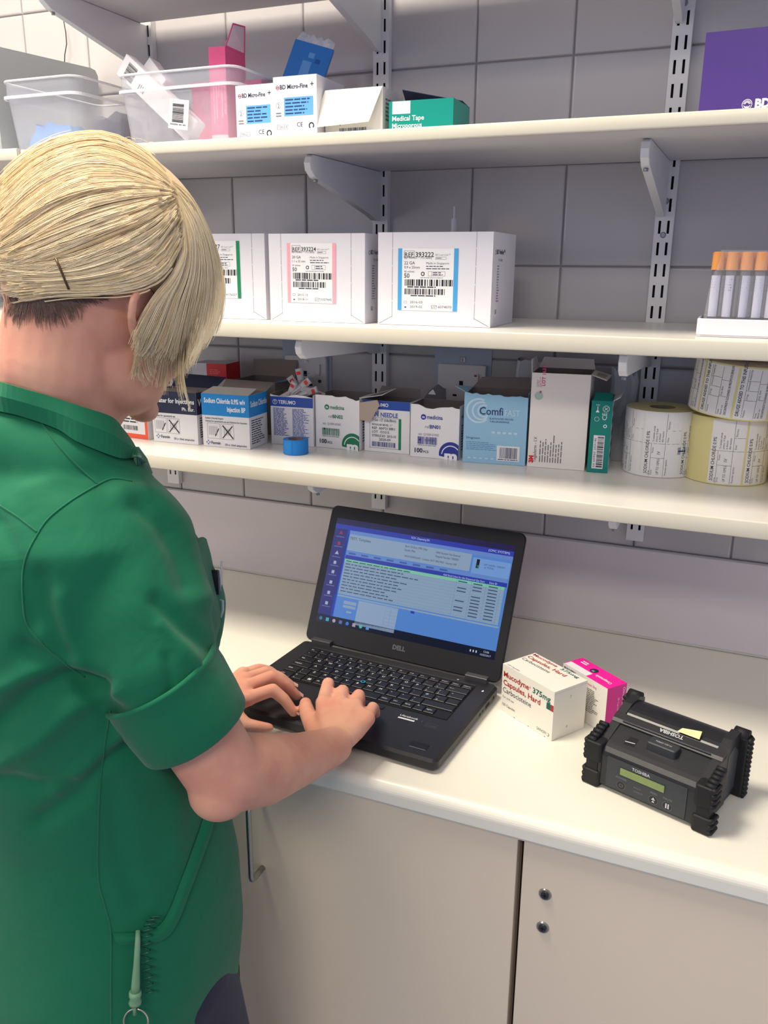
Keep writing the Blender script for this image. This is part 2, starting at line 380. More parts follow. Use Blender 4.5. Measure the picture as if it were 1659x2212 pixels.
b = MB(); b.box((-0.005, -0.003, 0.046), (0.0045, -0.0017, 0.0555), WHITE()); pr = Print(b, plane_fn((-0.005, -0.003, 0.046), (1, 0, 0), (0, 0, 1))); pr.frame(0, 0, 0.0095, 0.0095, 0.0006, INK()); pr.up().text('E', 0.0028, 0.0020, 0.0055, INK(), bold=0.01)
b.build('circuit_tag', s2, label='small white tag marked E')
# ------------------------------------------------------------------ cartons
def col(name, rgb, rough=0.4): return mat(name, rgb, rough)
def carton(name, loc, rotz, w, d, h, label, faces=None, open_top=False, torn=0.0, seed=1, group=None, cat='box', inside=None, base=None, topm=None):
    """faces: dict front/right/left/top/back -> material. Returns (object-builder) with prints front, right, top."""
    base = base or WHITE(); F = dict(front=base, right=base, left=base, back=base, top=topm or base); F.update(faces or {})
    b = MB(); R = random.Random(seed); ins = inside or KRAFT(); t = 0.0008
    def wall(p0, p1, m, jag):
        # wall from p0 to p1 on the ground, outward normal to the right of travel
        a = Vector(p0); c = Vector(p1); L = (c - a).length; n = max(2, int(L / 0.006)) if jag else 1
        dz = [0] * (n + 1)
        if jag:
            x = 0
            for i in range(n + 1): x = max(-torn, min(0, x + R.uniform(-1, 1) * torn * 0.5)); dz[i] = x
        nrm = Vector(((c - a).y, -(c - a).x, 0)).normalized()
        pts = [a + (c - a) * (i / n) for i in range(n + 1)]
        vs = [tuple(q) for q in pts] + [tuple(q + Vector((0, 0, h + dz[i]))) for i, q in enumerate(pts)]
        inn = [tuple(Vector(q) - nrm * t) for q in vs]; k = n + 1
        b.add(vs, [(i, i + 1, k + i + 1, k + i) for i in range(n)], m)
        if open_top:
            b.add(inn, [(i + 1, i, k + i, k + i + 1) for i in range(n)], ins)
            b.add(vs[k:] + inn[k:], [(i, i + 1, k + i + 1, k + i) for i in range(n)], mat('torn_edge', (214, 210, 208), 0.8))
    jg = torn > 0
    wall((0, 0, 0), (w, 0, 0), F['front'], jg); wall((w, 0, 0), (w, d, 0), F['right'], False)
    wall((w, d, 0), (0, d, 0), F['back'], False); wall((0, d, 0), (0, 0, 0), F['left'], False)
    b.add([(0, 0, 0), (w, 0, 0), (w, d, 0), (0, d, 0)], [(3, 2, 1, 0)], base)
    if open_top: b.add([(t, t, 0.001), (w - t, t, 0.001), (w - t, d - t, 0.001), (t, d - t, 0.001)], [(0, 1, 2, 3)], ins)
    else: b.add([(0, 0, h), (w, 0, h), (w, d, h), (0, d, h)], [(0, 1, 2, 3)], F['top'])
    P_ = dict(front=Print(b, plane_fn((0, 0, 0), (1, 0, 0), (0, 0, 1))), right=Print(b, plane_fn((w, 0, 0), (0, 1, 0), (0, 0, 1))),
              left=Print(b, plane_fn((0, d, 0), (0, -1, 0), (0, 0, 1))), top=Print(b, plane_fn((0, 0, h), (1, 0, 0), (0, 1, 0))))
    fin = lambda: b.build(name, loc=loc, rot=(0, 0, radians(rotz)), label=label, cat=cat, group=group)
    return b, P_, fin
def flap(parent, pts, m, m2=None, th=0.0007, name='flap', label=None):
    b = MB(); b.slab(pts, th, m, m2); return b.build(name, parent, label=label)

s1 = Z1 + 0.0004; s2z = Z2 + 0.0004; s3 = Z3 + 0.0004
BLUEP = col('terumo_blue', (44, 78, 168)); NAVY = col('navy_print', (34, 40, 70)); SKY = col('sodium_blue', (20, 138, 214)); ORG = col('orange_print', (240, 92, 60)); GRN = col('medicina_green', (20, 122, 84)); MED_B = col('medicina_blue', (44, 56, 150)); TEAL = col('teal_print', (0, 128, 116)); MAG = col('hot_pink', (240, 28, 158)); LW = col('print_white', (240, 240, 244))
LBLUE = col('pale_blue_card', (150, 194, 222)); INKB = col('ink_blueblack', (46, 50, 78)); REDI = col('red_ink', (176, 40, 44))

# --- bottom shelf
b, p, fin = carton('medicine_box', (-0.578, -0.230, s1), -4, 0.083, 0.06, 0.047, 'low white box with orange border and barcode label beside the dark water box', faces={'front': ORG})
f = p['front']; f.rect(0, 0.0405, 0.083, 0.047, WHITE()); f.rect(0.014, 0.008, 0.076, 0.0385, WHITE()); f.up().bars(0.026, 0.014, 0.060, 0.022, INK(), 3); f.lines(0.026, 0.026, 0.062, 0.036, 2, INK(), 2); f.rect(0.0, 0, 0.0005, 0.047, ORG); f.rect(0.0825, 0, 0.083, 0.047, WHITE())
fin()
def ampoule_pics(f, x, z):
    f.frame(x, z, x + 0.024, z + 0.026, 0.0004, GREY()); f.frame(x + 0.026, z, x + 0.050, z + 0.026, 0.0004, GREY())
    for i in range(5): f.rect(x + 0.003 + i * 0.0034, z + 0.006, x + 0.0050 + i * 0.0034, z + 0.021, col('pale_ink', (186, 186, 192)))
    f.poly([(x + 0.014, z + 0.005), (x + 0.0155, z + 0.004), (x + 0.0225, z + 0.017), (x + 0.021, z + 0.018)], INK())
    for i in range(4): f.rect(x + 0.031 + i * 0.0036, z + 0.007, x + 0.0330 + i * 0.0036, z + 0.018, col('pale_ink', (186, 186, 192)))
    f.up().poly([(x + 0.028, z + 0.0025), (x + 0.0295, z + 0.0015), (x + 0.0485, z + 0.0225), (x + 0.047, z + 0.0235)], INK()); f.poly([(x + 0.048, z + 0.001), (x + 0.049, z + 0.003), (x + 0.030, z + 0.024), (x + 0.0285, z + 0.0225)], INK())
def fannin(f, z=0.008):
    for dx, dz in ((0, 0.0028), (0.0028, 0), (0.0028, 0.0056), (0.0056, 0.0028)): f.rect(0.006 + dx, z + dz, 0.0080 + dx, z + dz + 0.002, BLUEP)
    f.text('Fannin', 0.0155, z + 0.0012, 0.0050, INKB, bold=0.02); f.text('50 x 10ml ampoules', 0.082, z, 0.0036, INKB, align='r', bold=0.01)
b, p, fin = carton('medicine_box', (-0.481, -0.240, s1), 2, 0.089, 0.062, 0.088, 'white and dark navy box lettered for Injections with its top torn open', open_top=True, torn=0.0, base=WHITE())
f = p['front']; f.rect(0, 0.0505, 0.089, 0.088, NAVY); f.up().text('Water for Injections', 0.085, 0.0685, 0.0078, LW, 'r', 0.025, width=0.080); f.text('Ph. Eur.', 0.085, 0.0565, 0.0058, LW, 'r', 0.02)
f.text('Solvent for parenteral use', 0.004, 0.044, 0.0034, INKB, bold=0.01, width=0.042); ampoule_pics(f, 0.004, 0.016); fannin(f, 0.006)
f = p['right']; f.rect(0, 0.0505, 0.062, 0.088, NAVY); f.up().text('Water', 0.004, 0.065, 0.012, LW, bold=0.02); f.lines(0.008, 0.01, 0.05, 0.046, 9, INKB, 5)
o = fin()
flap(o, [(0, 0.0004, 0.088), (0.089, 0.0004, 0.088), (0.082, 0.018, 0.0905), (0.006, 0.018, 0.0905)], KRAFT(), NAVY)
flap(o, [(0.089, 0.061, 0.0875), (0, 0.061, 0.0875), (-0.004, 0.090, 0.106), (0.095, 0.088, 0.104)], KRAFT(), NAVY)
b, p, fin = carton('medicine_box', (-0.382, -0.236, s1), 3.4, 0.088, 0.064, 0.0885, 'white and bright blue box lettered Sodium Chloride 0.9%', open_top=True)
f = p['front']; f.rect(0, 0.0525, 0.088, 0.0885, SKY); f.up().text('Sodium Chloride 0.9% w/v', 0.005, 0.0735, 0.0082, LW, bold=0.03, width=0.077); f.text('Injection BP', 0.082, 0.0605, 0.0082, LW, 'r', 0.03, width=0.034)
f.text('Sodium Chloride 9mg/ml', 0.006, 0.0465, 0.0030, INKB, bold=0.01, width=0.034); f.text('Solvent for parenteral use and Solution for Injection', 0.006, 0.0415, 0.0030, INKB, bold=0.01, width=0.078); ampoule_pics(f, 0.009, 0.0135); fannin(f, 0.003)
f = p['right']; f.rect(0, 0.0525, 0.064, 0.0885, SKY); f.up().text('Sodium Chloride', 0.006, 0.069, 0.0098, LW, bold=0.025, width=0.095 * 0.6); f.lines(0.007, 0.006, 0.052, 0.048, 11, INKB, 6)
o = fin()
flap(o, [(0, 0.0004, 0.0887), (0.088, 0.0004, 0.0887), (0.088, 0.030, 0.0965), (0.006, 0.030, 0.0965)], mat('flap_inside', (196, 192, 186), 0.7), SKY)
flap(o, [(0.0876, 0.0635, 0.088), (0.0004, 0.0635, 0.088), (0.0, 0.085, 0.102), (0.094, 0.082, 0.101)][::-1], KRAFT(), SKY)
b, p, fin = carton('needle_box', (-0.287, -0.173, s1), 4.0, 0.078, 0.05, 0.086, 'white box with torn blue top band, full of wrapped needles, behind the blue tape', open_top=True, torn=0.004, seed=4)
f = p['front']; f.rect(0, 0.065, 0.078, 0.0815, BLUEP); f.up().ring(0.0085, 0.0725, 0.0036, 0.0043, LW); f.rect(0.0081, 0.070, 0.0089, 0.075, LW); f.rect(0.0065, 0.0738, 0.0105, 0.0745, LW); f.text('TERUMO', 0.0145, 0.0695, 0.0062, LW, bold=0.02, width=0.032)
f.lines(0.005, 0.015, 0.034, 0.0625, 21, BLUEP, 7, fill=0.5); f.lines(0.040, 0.012, 0.072, 0.0625, 23, BLUEP, 8, fill=0.5)
ndl = fin()
def medicina(loc, rot, w, h, ref, colr, label, seed):
    b, p, fin = carton('swab_box', loc, rot, w, 0.062, h, label, open_top=True, torn=0.006, seed=seed)
    f = p['front']; s = w / 0.081
    f.disc(0.0215 * s, h - 0.0195, 0.0044, colr); f.up().text('m', 0.0215 * s, h - 0.0212, 0.0042, LW, 'c', 0.03); f.text('medicina', 0.0275 * s, h - 0.0222, 0.0066, colr, bold=0.02, width=0.026 * s)
    f.text('ref:', 0.0245 * s, h - 0.037, 0.0050, GREY()); f.text(ref, 0.0325 * s, h - 0.037, 0.0058, colr, bold=0.03)
    f.text('Q1009-01NC', 0.022 * s, h - 0.049, 0.0040, GREY(), width=0.026); f.text('2020-09', 0.024 * s, h - 0.058, 0.0036, GREY())
    f.rect(0.015 * s, h - 0.0575, 0.0175 * s, h - 0.0545, INK()); f.rect(0.0135 * s, h - 0.0490, 0.0195 * s, h - 0.0460, col('pale_ink', (186, 186, 192)))
    f.bars(0.0125 * s, 0.0215, 0.045 * s, 0.0335, colr, seed); f.lines(0.0125 * s, 0.0185, 0.044 * s, 0.0208, 1, GREY(), 2)
    f.text('100', 0.0075, 0.0075, 0.0072, INKB, bold=0.03); f.text('PCS', 0.0225 * s, 0.0075, 0.0038, INKB, bold=0.02)
    # big round m emblem cut by the right and bottom edges
    cx, cz, r = w - 0.0125, 0.0085, 0.0195; pts = []
    for k in range(0, 41):
        t = pi * 1.06 - pi * 0.90 * k / 40 + 0.0; x = cx + r * cos(t); z = cz + r * sin(t); pts.append((min(x, w), max(z, 0)))
    pts += [(w, 0)]; f.poly(pts, colr)
    f.up()
    for (ra, rb) in ((0.0140, 0.0155),):
        for k in range(24):
            t, t2 = pi * 0.98 - pi * 0.80 * k / 24, pi * 0.98 - pi * 0.80 * (k + 1) / 24; q = [(cx + rr * cos(tt), cz - 0.0015 + rr * sin(tt) * 1.0) for rr, tt in ((ra, t), (rb, t), (rb, t2), (ra, t2))]
            if all(x < w and z > 0 for x, z in q): f.poly(q, LW)
    f.text('m', cx - 0.0105, 0.0, 0.0135, LW, bold=0.06, width=0.021)
    g = p['right']; g.text('medicina', 0.010, h - 0.020, 0.0060, col('faded_ink', (96, 96, 104)), bold=0.01); g.lines(0.012, 0.012, 0.040, h - 0.030, 10, col('faded_ink', (96, 96, 104)), seed)
    return fin()
o = medicina((-0.207, -0.163, s1), -1.0, 0.081, 0.088, 'BN02', GRN, 'white swab box printed with a big green round emblem, torn open', 11)
flap(o, [(0.0812, -0.0005, 0.052), (0.100, 0.0015, 0.050), (0.116, 0.002, 0.078), (0.112, 0.0015, 0.086), (0.0812, -0.0005, 0.080)], mat('flap_light', (176, 160, 148), 0.8), WHITE(), label='torn grey flap hanging forward')
flap(o, [(0.0812, 0.004, 0.0865), (0.0812, 0.060, 0.0865), (0.124, 0.052, 0.099), (0.118, 0.008, 0.093)], KRAFT(), WHITE(), label='torn side flap folded outwards')
b, p, fin = carton('needle_box', (-0.1205, -0.156, s1), 1.0, 0.079, 0.052, 0.084, 'white box with blue top band lettered NEEDLE, between the two swab boxes', open_top=True)
f = p['front']; f.rect(0, 0.070, 0.079, 0.084, BLUEP); f.up().text('TERUMO', 0.010, 0.0745, 0.0058, LW, bold=0.02, width=0.032); f.text('AGANI', 0.005, 0.0585, 0.0090, BLUEP, bold=0.035, width=0.020, sx=1); f.text('NEEDLE', 0.0285, 0.0580, 0.0072, BLUEP, bold=0.025, width=0.030)
f.frame(0.0095, 0.006, 0.064, 0.0565, 0.0004, INKB); f.rect(0.060, 0.0055, 0.0645, 0.056, col('label_green', (20, 132, 84)))
for i, (t, wd, hh) in enumerate((('21Gx1 1/2" (0.8x38mm)', 0.042, 0.0046), ('REGULAR BEVEL 11°', 0.036, 0.0032), ('REF  AN*2138R1', 0.040, 0.0042), ('LOT  151015', 0.030, 0.0042), ('STERILE EO  2015-10', 0.042, 0.0040), ('2020-09', 0.020, 0.0042))):
    f.text(t, 0.0135 if i < 5 else 0.026, 0.0505 - i * 0.0062 - (0.001 if i else 0), hh, INKB, bold=0.01, width=wd)
f.bars(0.0135, 0.0085, 0.0545, 0.0165, col('bar_blue', (60, 70, 140)), 21)
o = fin()
flap(o, [(0.0785, 0.0515, 0.084), (0.0005, 0.0515, 0.084), (0.006, 0.060, 0.100), (0.074, 0.060, 0.098)][::-1], KRAFT(), BLUEP)
o = medicina((-0.0355, -0.166, s1), 2.5, 0.080, 0.0845, 'BN01', MED_B, 'white swab box printed with a big dark blue round emblem, torn open', 12)
flap(o, [(0.0005, 0.0615, 0.084), (0.040, 0.0615, 0.084), (0.036, 0.070, 0.100), (0.022, 0.072, 0.108), (0.008, 0.068, 0.096)], mat('dark_flap', (96, 92, 100), 0.8), WHITE(), label='torn pointed back flap')
b, p, fin = carton('bandage_box', (0.0535, -0.169, s1), 7.5, 0.097, 0.062, 0.1095, 'pale blue tubular bandage box with torn open top', base=LBLUE, open_top=True, torn=0.005, seed=9)
f = p['front']; pb = col('paler_blue', (196, 220, 236)); dk = col('comfi_dark', (24, 44, 92))
for r0, r1, dx in ((0.0165, 0.0195, 0), (0.0120, 0.0145, 0.004), (0.0080, 0.0100, 0.008)): f.ring(0.0225 + dx, 0.0815, r0, r1, pb, a0=pi * 0.35, a1=pi * 1.75)
f.up().text('Comfi', 0.0240, 0.0760, 0.0120, dk, bold=0.005, width=0.036); f.text('FAST', 0.0625, 0.0755, 0.0098, pb, bold=0.0, width=0.023)
f.text('ELASTICATED VISCOSE', 0.040, 0.0690, 0.0028, dk, width=0.036); f.text('TUBULAR BANDAGE', 0.040, 0.0645, 0.0028, dk, width=0.030)
for i in range(5): f.rect(0.044 + i * 0.0085, 0.0475, 0.049 + i * 0.0085, 0.0505, pb)
f.text('Drugroom', 0.005, 0.0375, 0.0036, dk); f.lines(0.005, 0.020, 0.055, 0.034, 5, col('mid_blue_ink', (92, 140, 186)), 4, fill=0.35)
f.rect(0.053, 0.0055, 0.088, 0.0290, WHITE()); f.up().bars(0.0575, 0.0095, 0.084, 0.0265, dk, 31); f.lines(0.055, 0.0062, 0.086, 0.0088, 1, dk, 2)
for i in range(5): f.rect(0.008 + i * 0.009, 0.0065, 0.0125 + i * 0.009, 0.0085, pb)
o = fin()
flap(o, [(0.003, 0.0005, 0.108), (-0.018, 0.012, 0.116), (-0.014, 0.034, 0.114), (0.003, 0.060, 0.109)], mat('flap_light', (176, 160, 148), 0.8), LBLUE)
flap(o, [(0.095, 0.0612, 0.1092), (0.002, 0.0612, 0.1092), (0.014, 0.075, 0.124), (0.090, 0.075, 0.126)][::-1], KRAFT(), LBLUE)
b, p, fin = carton('dressing_box', (0.1535, -0.158, s1), 5.2, 0.086, 0.075, 0.143, 'tall off-white dressing box with pink stamp near its top left corner', base=mat('offwhite_card', (236, 228, 222), 0.5), open_top=True)
f = p['front']; pk = col('pink_stamp', (214, 70, 130)); f.text('LOT 1633', 0.0205, 0.124, 0.0052, pk, rot=pi / 2, bold=0.02); f.lines(0.0075, 0.122, 0.016, 0.138, 4, col('pale_pink', (232, 160, 190)), 4, vertical=True)
f.disc(0.0118, 0.109, 0.0062, col('pale_mint', (176, 200, 190))); f.up().rect(0.0128, 0.113, 0.0156, 0.1165, pk)
f.text('3M', 0.0085, 0.0065, 0.0064, col('red_print', (226, 30, 40)), bold=0.06, rot=pi / 2); f.text('Tegaderm - I.V.', 0.0130, 0.0075, 0.0052, INKB, rot=pi / 2, bold=0.0, sx=0.9)
f.lines(0.0165, 0.0085, 0.052, 0.052, 9, GREY(), 12, vertical=True, fill=0.4)
o = fin(); ow = mat('offwhite_card', (236, 228, 222), 0.5)
flap(o, [(0.0003, 0.0006, 0.1425), (0.0003, 0.074, 0.1425), (-0.004, 0.072, 0.160), (-0.002, 0.006, 0.162)], ow, ow); flap(o, [(0.086, 0.0745, 0.1425), (0, 0.0745, 0.1425), (0.006, 0.085, 0.158), (0.082, 0.085, 0.157)], mat('flap_light', (176, 160, 148), 0.8), ow)
flap(o, [(0.0865, 0.006, 0.142), (0.0865, 0.070, 0.142), (0.112, 0.066, 0.136), (0.108, 0.012, 0.134)], mat('flap_light', (176, 160, 148), 0.8), ow)
b, p, fin = carton('tape_box', (0.2435, -0.155, s1), 6, 0.030, 0.075, 0.107, 'narrow teal green carton with white symbols, standing left of the label rolls', base=TEAL, faces={'right': WHITE()})
f = p['front']; f.rect(0.0065, 0.006, 0.0225, 0.056, WHITE()); f.up().bars(0.0125, 0.008, 0.0215, 0.054, INK(), 41, vertical=True); f.text('50 60960 203146', 0.0108, 0.008, 0.0032, INK(), rot=pi / 2, width=0.044)
f.text('CE', 0.023, 0.079, 0.0068, LW, rot=pi / 2, bold=0.0); f.ring(0.0212, 0.0955, 0.0042, 0.0048, LW); f.poly([(0.0185, 0.0935), (0.019, 0.093), (0.024, 0.0975), (0.0235, 0.098)], LW); f.poly([(0.0185, 0.0975), (0.019, 0.098), (0.024, 0.0935), (0.0235, 0.093)], LW)
f.ring(0.0215, 0.070, 0.0016, 0.0028, LW, n=8); f.ring(0.0090, 0.080, 0.0030, 0.0034, LW); f.poly([(0.0065, 0.090), (0.0120, 0.090), (0.0093, 0.0945)], LW); f.rect(0.0088, 0.0945, 0.0098, 0.099, LW); f.rect(0.0065, 0.1005, 0.0120, 0.1012, LW)
g = p['right']; g.rect(0.0, 0, 0.005, 0.107, WHITE()); g.lines(0.02, 0.01, 0.07, 0.1, 5, TEAL, 3)
o = fin()
flap(o, [(0.002, 0.0006, 0.1072), (0.029, 0.0006, 0.1072), (0.028, 0.020, 0.116), (0.004, 0.020, 0.117)], TEAL, TEAL); flap(o, [(0.0302, 0.003, 0.1065), (0.0302, 0.070, 0.1065), (0.042, 0.068, 0.112), (0.040, 0.006, 0.112)], mat('flap_light', (176, 160, 148), 0.8), WHITE())
# box behind, red end, and brown flapped box behind
b, p, fin = carton('medicine_box', (-0.503, -0.088, s1), 6, 0.070, 0.055, 0.118, 'white box with bright red end panel behind the dark water box', base=mat('grey_white_card', (214, 212, 218), 0.5))
p['front'].rect(0.030, 0.090, 0.070, 0.118, col('strong_red', (222, 44, 48))); p['right'].rect(0, 0.080, 0.055, 0.118, col('strong_red', (222, 44, 48))); p['front'].up().lines(0.036, 0.098, 0.062, 0.108, 3, col('soft_red', (236, 120, 120)), 3); p['front'].lines(0.004, 0.084, 0.026, 0.096, 3, GREY(), 5)
fin()
b, p, fin = carton('cardboard_box', (-0.405, -0.108, s1), 2, 0.088, 0.080, 0.094, 'open brown-grey cardboard box behind the blue sodium chloride box', base=mat('brown_board', (150, 138, 130), 0.8), open_top=True)
o = fin(); flap(o, [(0.088, 0.0795, 0.094), (0, 0.0795, 0.094), (-0.006, 0.094, 0.122), (0.086, 0.094, 0.124)], mat('brown_board2', (158, 145, 136), 0.8), mat('brown_board', (150, 138, 130), 0.8)); flap(o, [(0.0885, 0.004, 0.0935), (0.0885, 0.078, 0.0935), (0.120, 0.074, 0.1035), (0.116, 0.008, 0.0985)], KRAFT(), SKY)
# paper bag + crumpled wrap behind the tall box
def crumple(name, loc, rot, w, d, h, m, label, cat, seed, amp=0.006, taper=0.75):
    R = Vector((seed * 3.1, seed * 1.7, 0)); rings = []
    for i in range(9):
        z = h * i / 8; k = 1 - (1 - taper) * (i / 8); q = []
        for j in range(20):
            t = 2 * pi * j / 20; x = w / 2 * max(-1, min(1, 1.35 * cos(t))) * k; y = d / 2 * max(-1, min(1, 1.35 * sin(t))) * k
            n = noise.noise_vector(Vector((x * 28, y * 28, z * 28)) + R) * (amp if i > 0 else amp * 0.2)
            q.append((x + n.x, y + n.y, max(0.0, z + (n.z if i > 5 else 0) + (noise.noise(Vector((j * 0.9, seed, 0))) * amp * 1.2 if i == 8 else 0))))
        rings.append(q)
    b = MB(); b.loft(rings, m); b.add(rings[0], [tuple(range(20))[::-1]], m)
    return b.build(name, loc=loc, rot=(0, 0, rot), label=label, cat=cat)
crumple('paper_bag', (0.126, -0.043, s1), 0.1, 0.060, 0.036, 0.150, mat('cool_paper', (196, 196, 206), 0.6), 'crumpled pale paper bag behind the blue bandage box and tall dressing box', 'paper bag', 3)
crumple('plastic_wrap', (0.272, -0.042, s1), 0.1, 0.042, 0.034, 0.140, mat('clear_wrap', (200, 204, 212), 0.2, alpha=0.55), 'crumpled translucent wrap rising behind the teal green carton', 'plastic wrap', 7, amp=0.010, taper=0.9)
# wrapped needles in the first needle box
def needle_pack(loc, rot, label):
    r = empty('needle_packet', loc, 0, label, 'needle packet', 'wrapped needles in the blue-topped box'); r.rotation_euler = rot
    b = MB(); m = mat('needle_blister', (218, 214, 218), 0.25, alpha=0.8)
    b.loft([[(x * k, -0.0003 - 0.0035 * kk, z * 1) for x, z in ((-0.006, -0.021), (0.006, -0.021), (0.006, 0.021), (-0.006, 0.021))] for k, kk in ((1, 0), (0.75, 0.8), (0.6, 1))], m, cap=True)
    b.build('wrapper', r); b = MB(); b.cyl((0, -0.0036, -0.016), 0.0022, 0.018, mat('needle_hub', (206, 200, 206), 0.4), n=10, axis=2); b.build('hub', r)
    b = MB(); b.box((-0.0035, -0.0048, 0.011), (0.0035, -0.0042, 0.0165), mat('red_tab', (226, 60, 44), 0.5)); b.build('red_tab', r); return r
bx, by = -0.287, -0.173
for i, (x, y, z, rx, ry) in enumerate(((0.030, 0.018, 0.092, 0.2, 0.5), (0.046, 0.022, 0.100, -0.1, 0.9), (0.042, 0.032, 0.110, 0.1, -0.2), (0.058, 0.024, 0.091, 0.3, 1.2), (0.034, 0.030, 0.100, 0.2, -0.6), (0.066, 0.028, 0.092, 0.2, 1.9), (0.022, 0.024, 0.086, 0.0, 1.1))):
    needle_pack((bx + x, by + y, s1 + z - 0.004), (rx, ry, 0.1 * i), 'small wrapped needle with red tab sticking out of the torn blue-topped box')

# --- tape rolls and label rolls
def roll(name, x, y, z, ro, ri, h, m, label, cat, mside=None, core=None, rot=(0, 0, 0), paint=None, seg=72):
    b = MB(); rings = []
    T = Euler(rot).to_matrix().to_4x4()
    def R_(r, zz): return [(r * cos(2 * pi * k / seg), r * sin(2 * pi * k / seg), zz) for k in range(seg)]
    c = 0.0006
    b.loft([R_(ro - c, 0), R_(ro, c), R_(ro, h - c), R_(ro - c, h)], m, smooth=False)
    b.loft([R_(ro - c, h), R_(ri, h)], mside or m); b.loft([R_(ri, 0), R_(ro - c, 0)], mside or m)
    b.loft([R_(ri, h), R_(ri, 0)], core or m, smooth=True)
    if paint: paint(Print(b, lambda u, v, l: Vector(((ro + l) * cos(u / ro), (ro + l) * sin(u / ro), v)), 0.0003), ro, h)
    return b.build(name, loc=(x, y, z), rot=rot, label=label, cat=cat)
def pt_tape(f, ro, h):
    f.rect(-pi / 2 * ro + 0.004, 0.0006, -pi / 2 * ro + 0.0044, h - 0.0006, col('tape_edge', (20, 100, 176))); 
roll('tape_roll', -0.213, -0.222, s1, 0.0205, 0.0125, 0.0235, mat('blue_tape', (22, 132, 216), 0.5), 'small roll of bright blue tape at the front of the lowest shelf', 'tape', core=mat('cardboard_core', (150, 120, 104), 0.8), paint=pt_tape)
LABW = mat('label_paper', (234, 232, 232), 0.5); BACKY = mat('yellow_backing_paper', (226, 216, 152), 0.45)
def lab_sodium(f, u, W, h, z0=0.002):
    """one Sodium chloride label, rotated text running up the roll"""
    f.rect(u, z0, u + W, h - z0, LABW, n=8); f.up(); t = 0.0004
    f.text('SODIUM CHLORIDE 0.9%', u + 0.0075, z0 + 0.003, 0.0048, INK(), rot=pi / 2, bold=0.01, sx=0.85)
    f.rect(u + 0.011, z0, u + 0.011 + t, h * 0.52, INK()); f.rect(u, h * 0.52, u + W, h * 0.52 + t, INK(), n=6); f.rect(u + 0.030, z0, u + 0.030 + t, h - z0, INK())
    f.rect(u + 0.011, h * 0.30, u + 0.030, h * 0.30 + t, INK(), n=4); f.rect(u + 0.030, h * 0.72, u + W, h * 0.72 + t, INK(), n=2)
    f.text('UP TO 10MLS', u + 0.024, z0 + 0.003, 0.0036, INK(), rot=pi / 2, sx=0.8); f.text('IV', u + 0.024, h * 0.36, 0.0044, INK(), rot=pi / 2); f.text('Route', u + 0.0145, h * 0.38, 0.0024, INK(), rot=pi / 2); f.text('Dose', u + 0.0145, z0 + 0.002, 0.0024, INK(), rot=pi / 2)
    f.text('Prescriber signature', u + 0.0345, z0 + 0.002, 0.0026, INK(), rot=pi / 2, sx=0.8); f.text('Drug', u + 0.0105, z0 + 0.002, 0.0020, INK(), rot=pi / 2)
    for i, s in enumerate(('To maintain cannula', 'patency / IV flush', 'as directed', 'after insertion')): f.text(s, u + 0.0145 + i * 0.0042, h * 0.55, 0.0027, INK(), rot=pi / 2, sx=0.75)
    f.text('Date', u + 0.0345, h * 0.55, 0.0026, INK(), rot=pi / 2); f.text('Pharmacy', u + 0.0345, h * 0.745, 0.0026, INK(), rot=pi / 2, sx=0.8); f.k -= 1
def paint1(f, ro, h):
    n = 6; per = 2 * pi * ro; W = per / n - 0.003
    for i in range(n): lab_sodium(f, per * i / n + 0.01, W, h)
    u0 = -0.95 * ro; f.up(3).rect(u0, h * 0.36, u0 + 0.014, h * 0.47, col('blur_stamp', (150, 160, 190))); f.up().rect(u0 + 0.001, h * 0.40, u0 + 0.013, h * 0.42, NAVY)
roll('label_roll', 0.338, -0.0985, s1, 0.0515, 0.0185, 0.096, LABW, 'roll of white sodium chloride labels standing right of the teal green carton', 'label roll', mside=BACKY, core=mat('core_dark', (150, 140, 110), 0.8), paint=paint1)
def paint2(f, ro, h):
    per = 2 * pi * ro; a = -pi * 0.64 * ro
    for i in range(5): lab_sodium(f, a + 0.004 + i * 0.0485, 0.0455, h)
roll('label_roll', 0.4335, -0.0990, s1, 0.0585, 0.020, 0.094, BACKY, 'roll of sodium chloride labels with bare yellow backing on its left, standing on the shelf', 'label roll', mside=BACKY, core=mat('core_dark', (150, 140, 110), 0.8), paint=paint2)
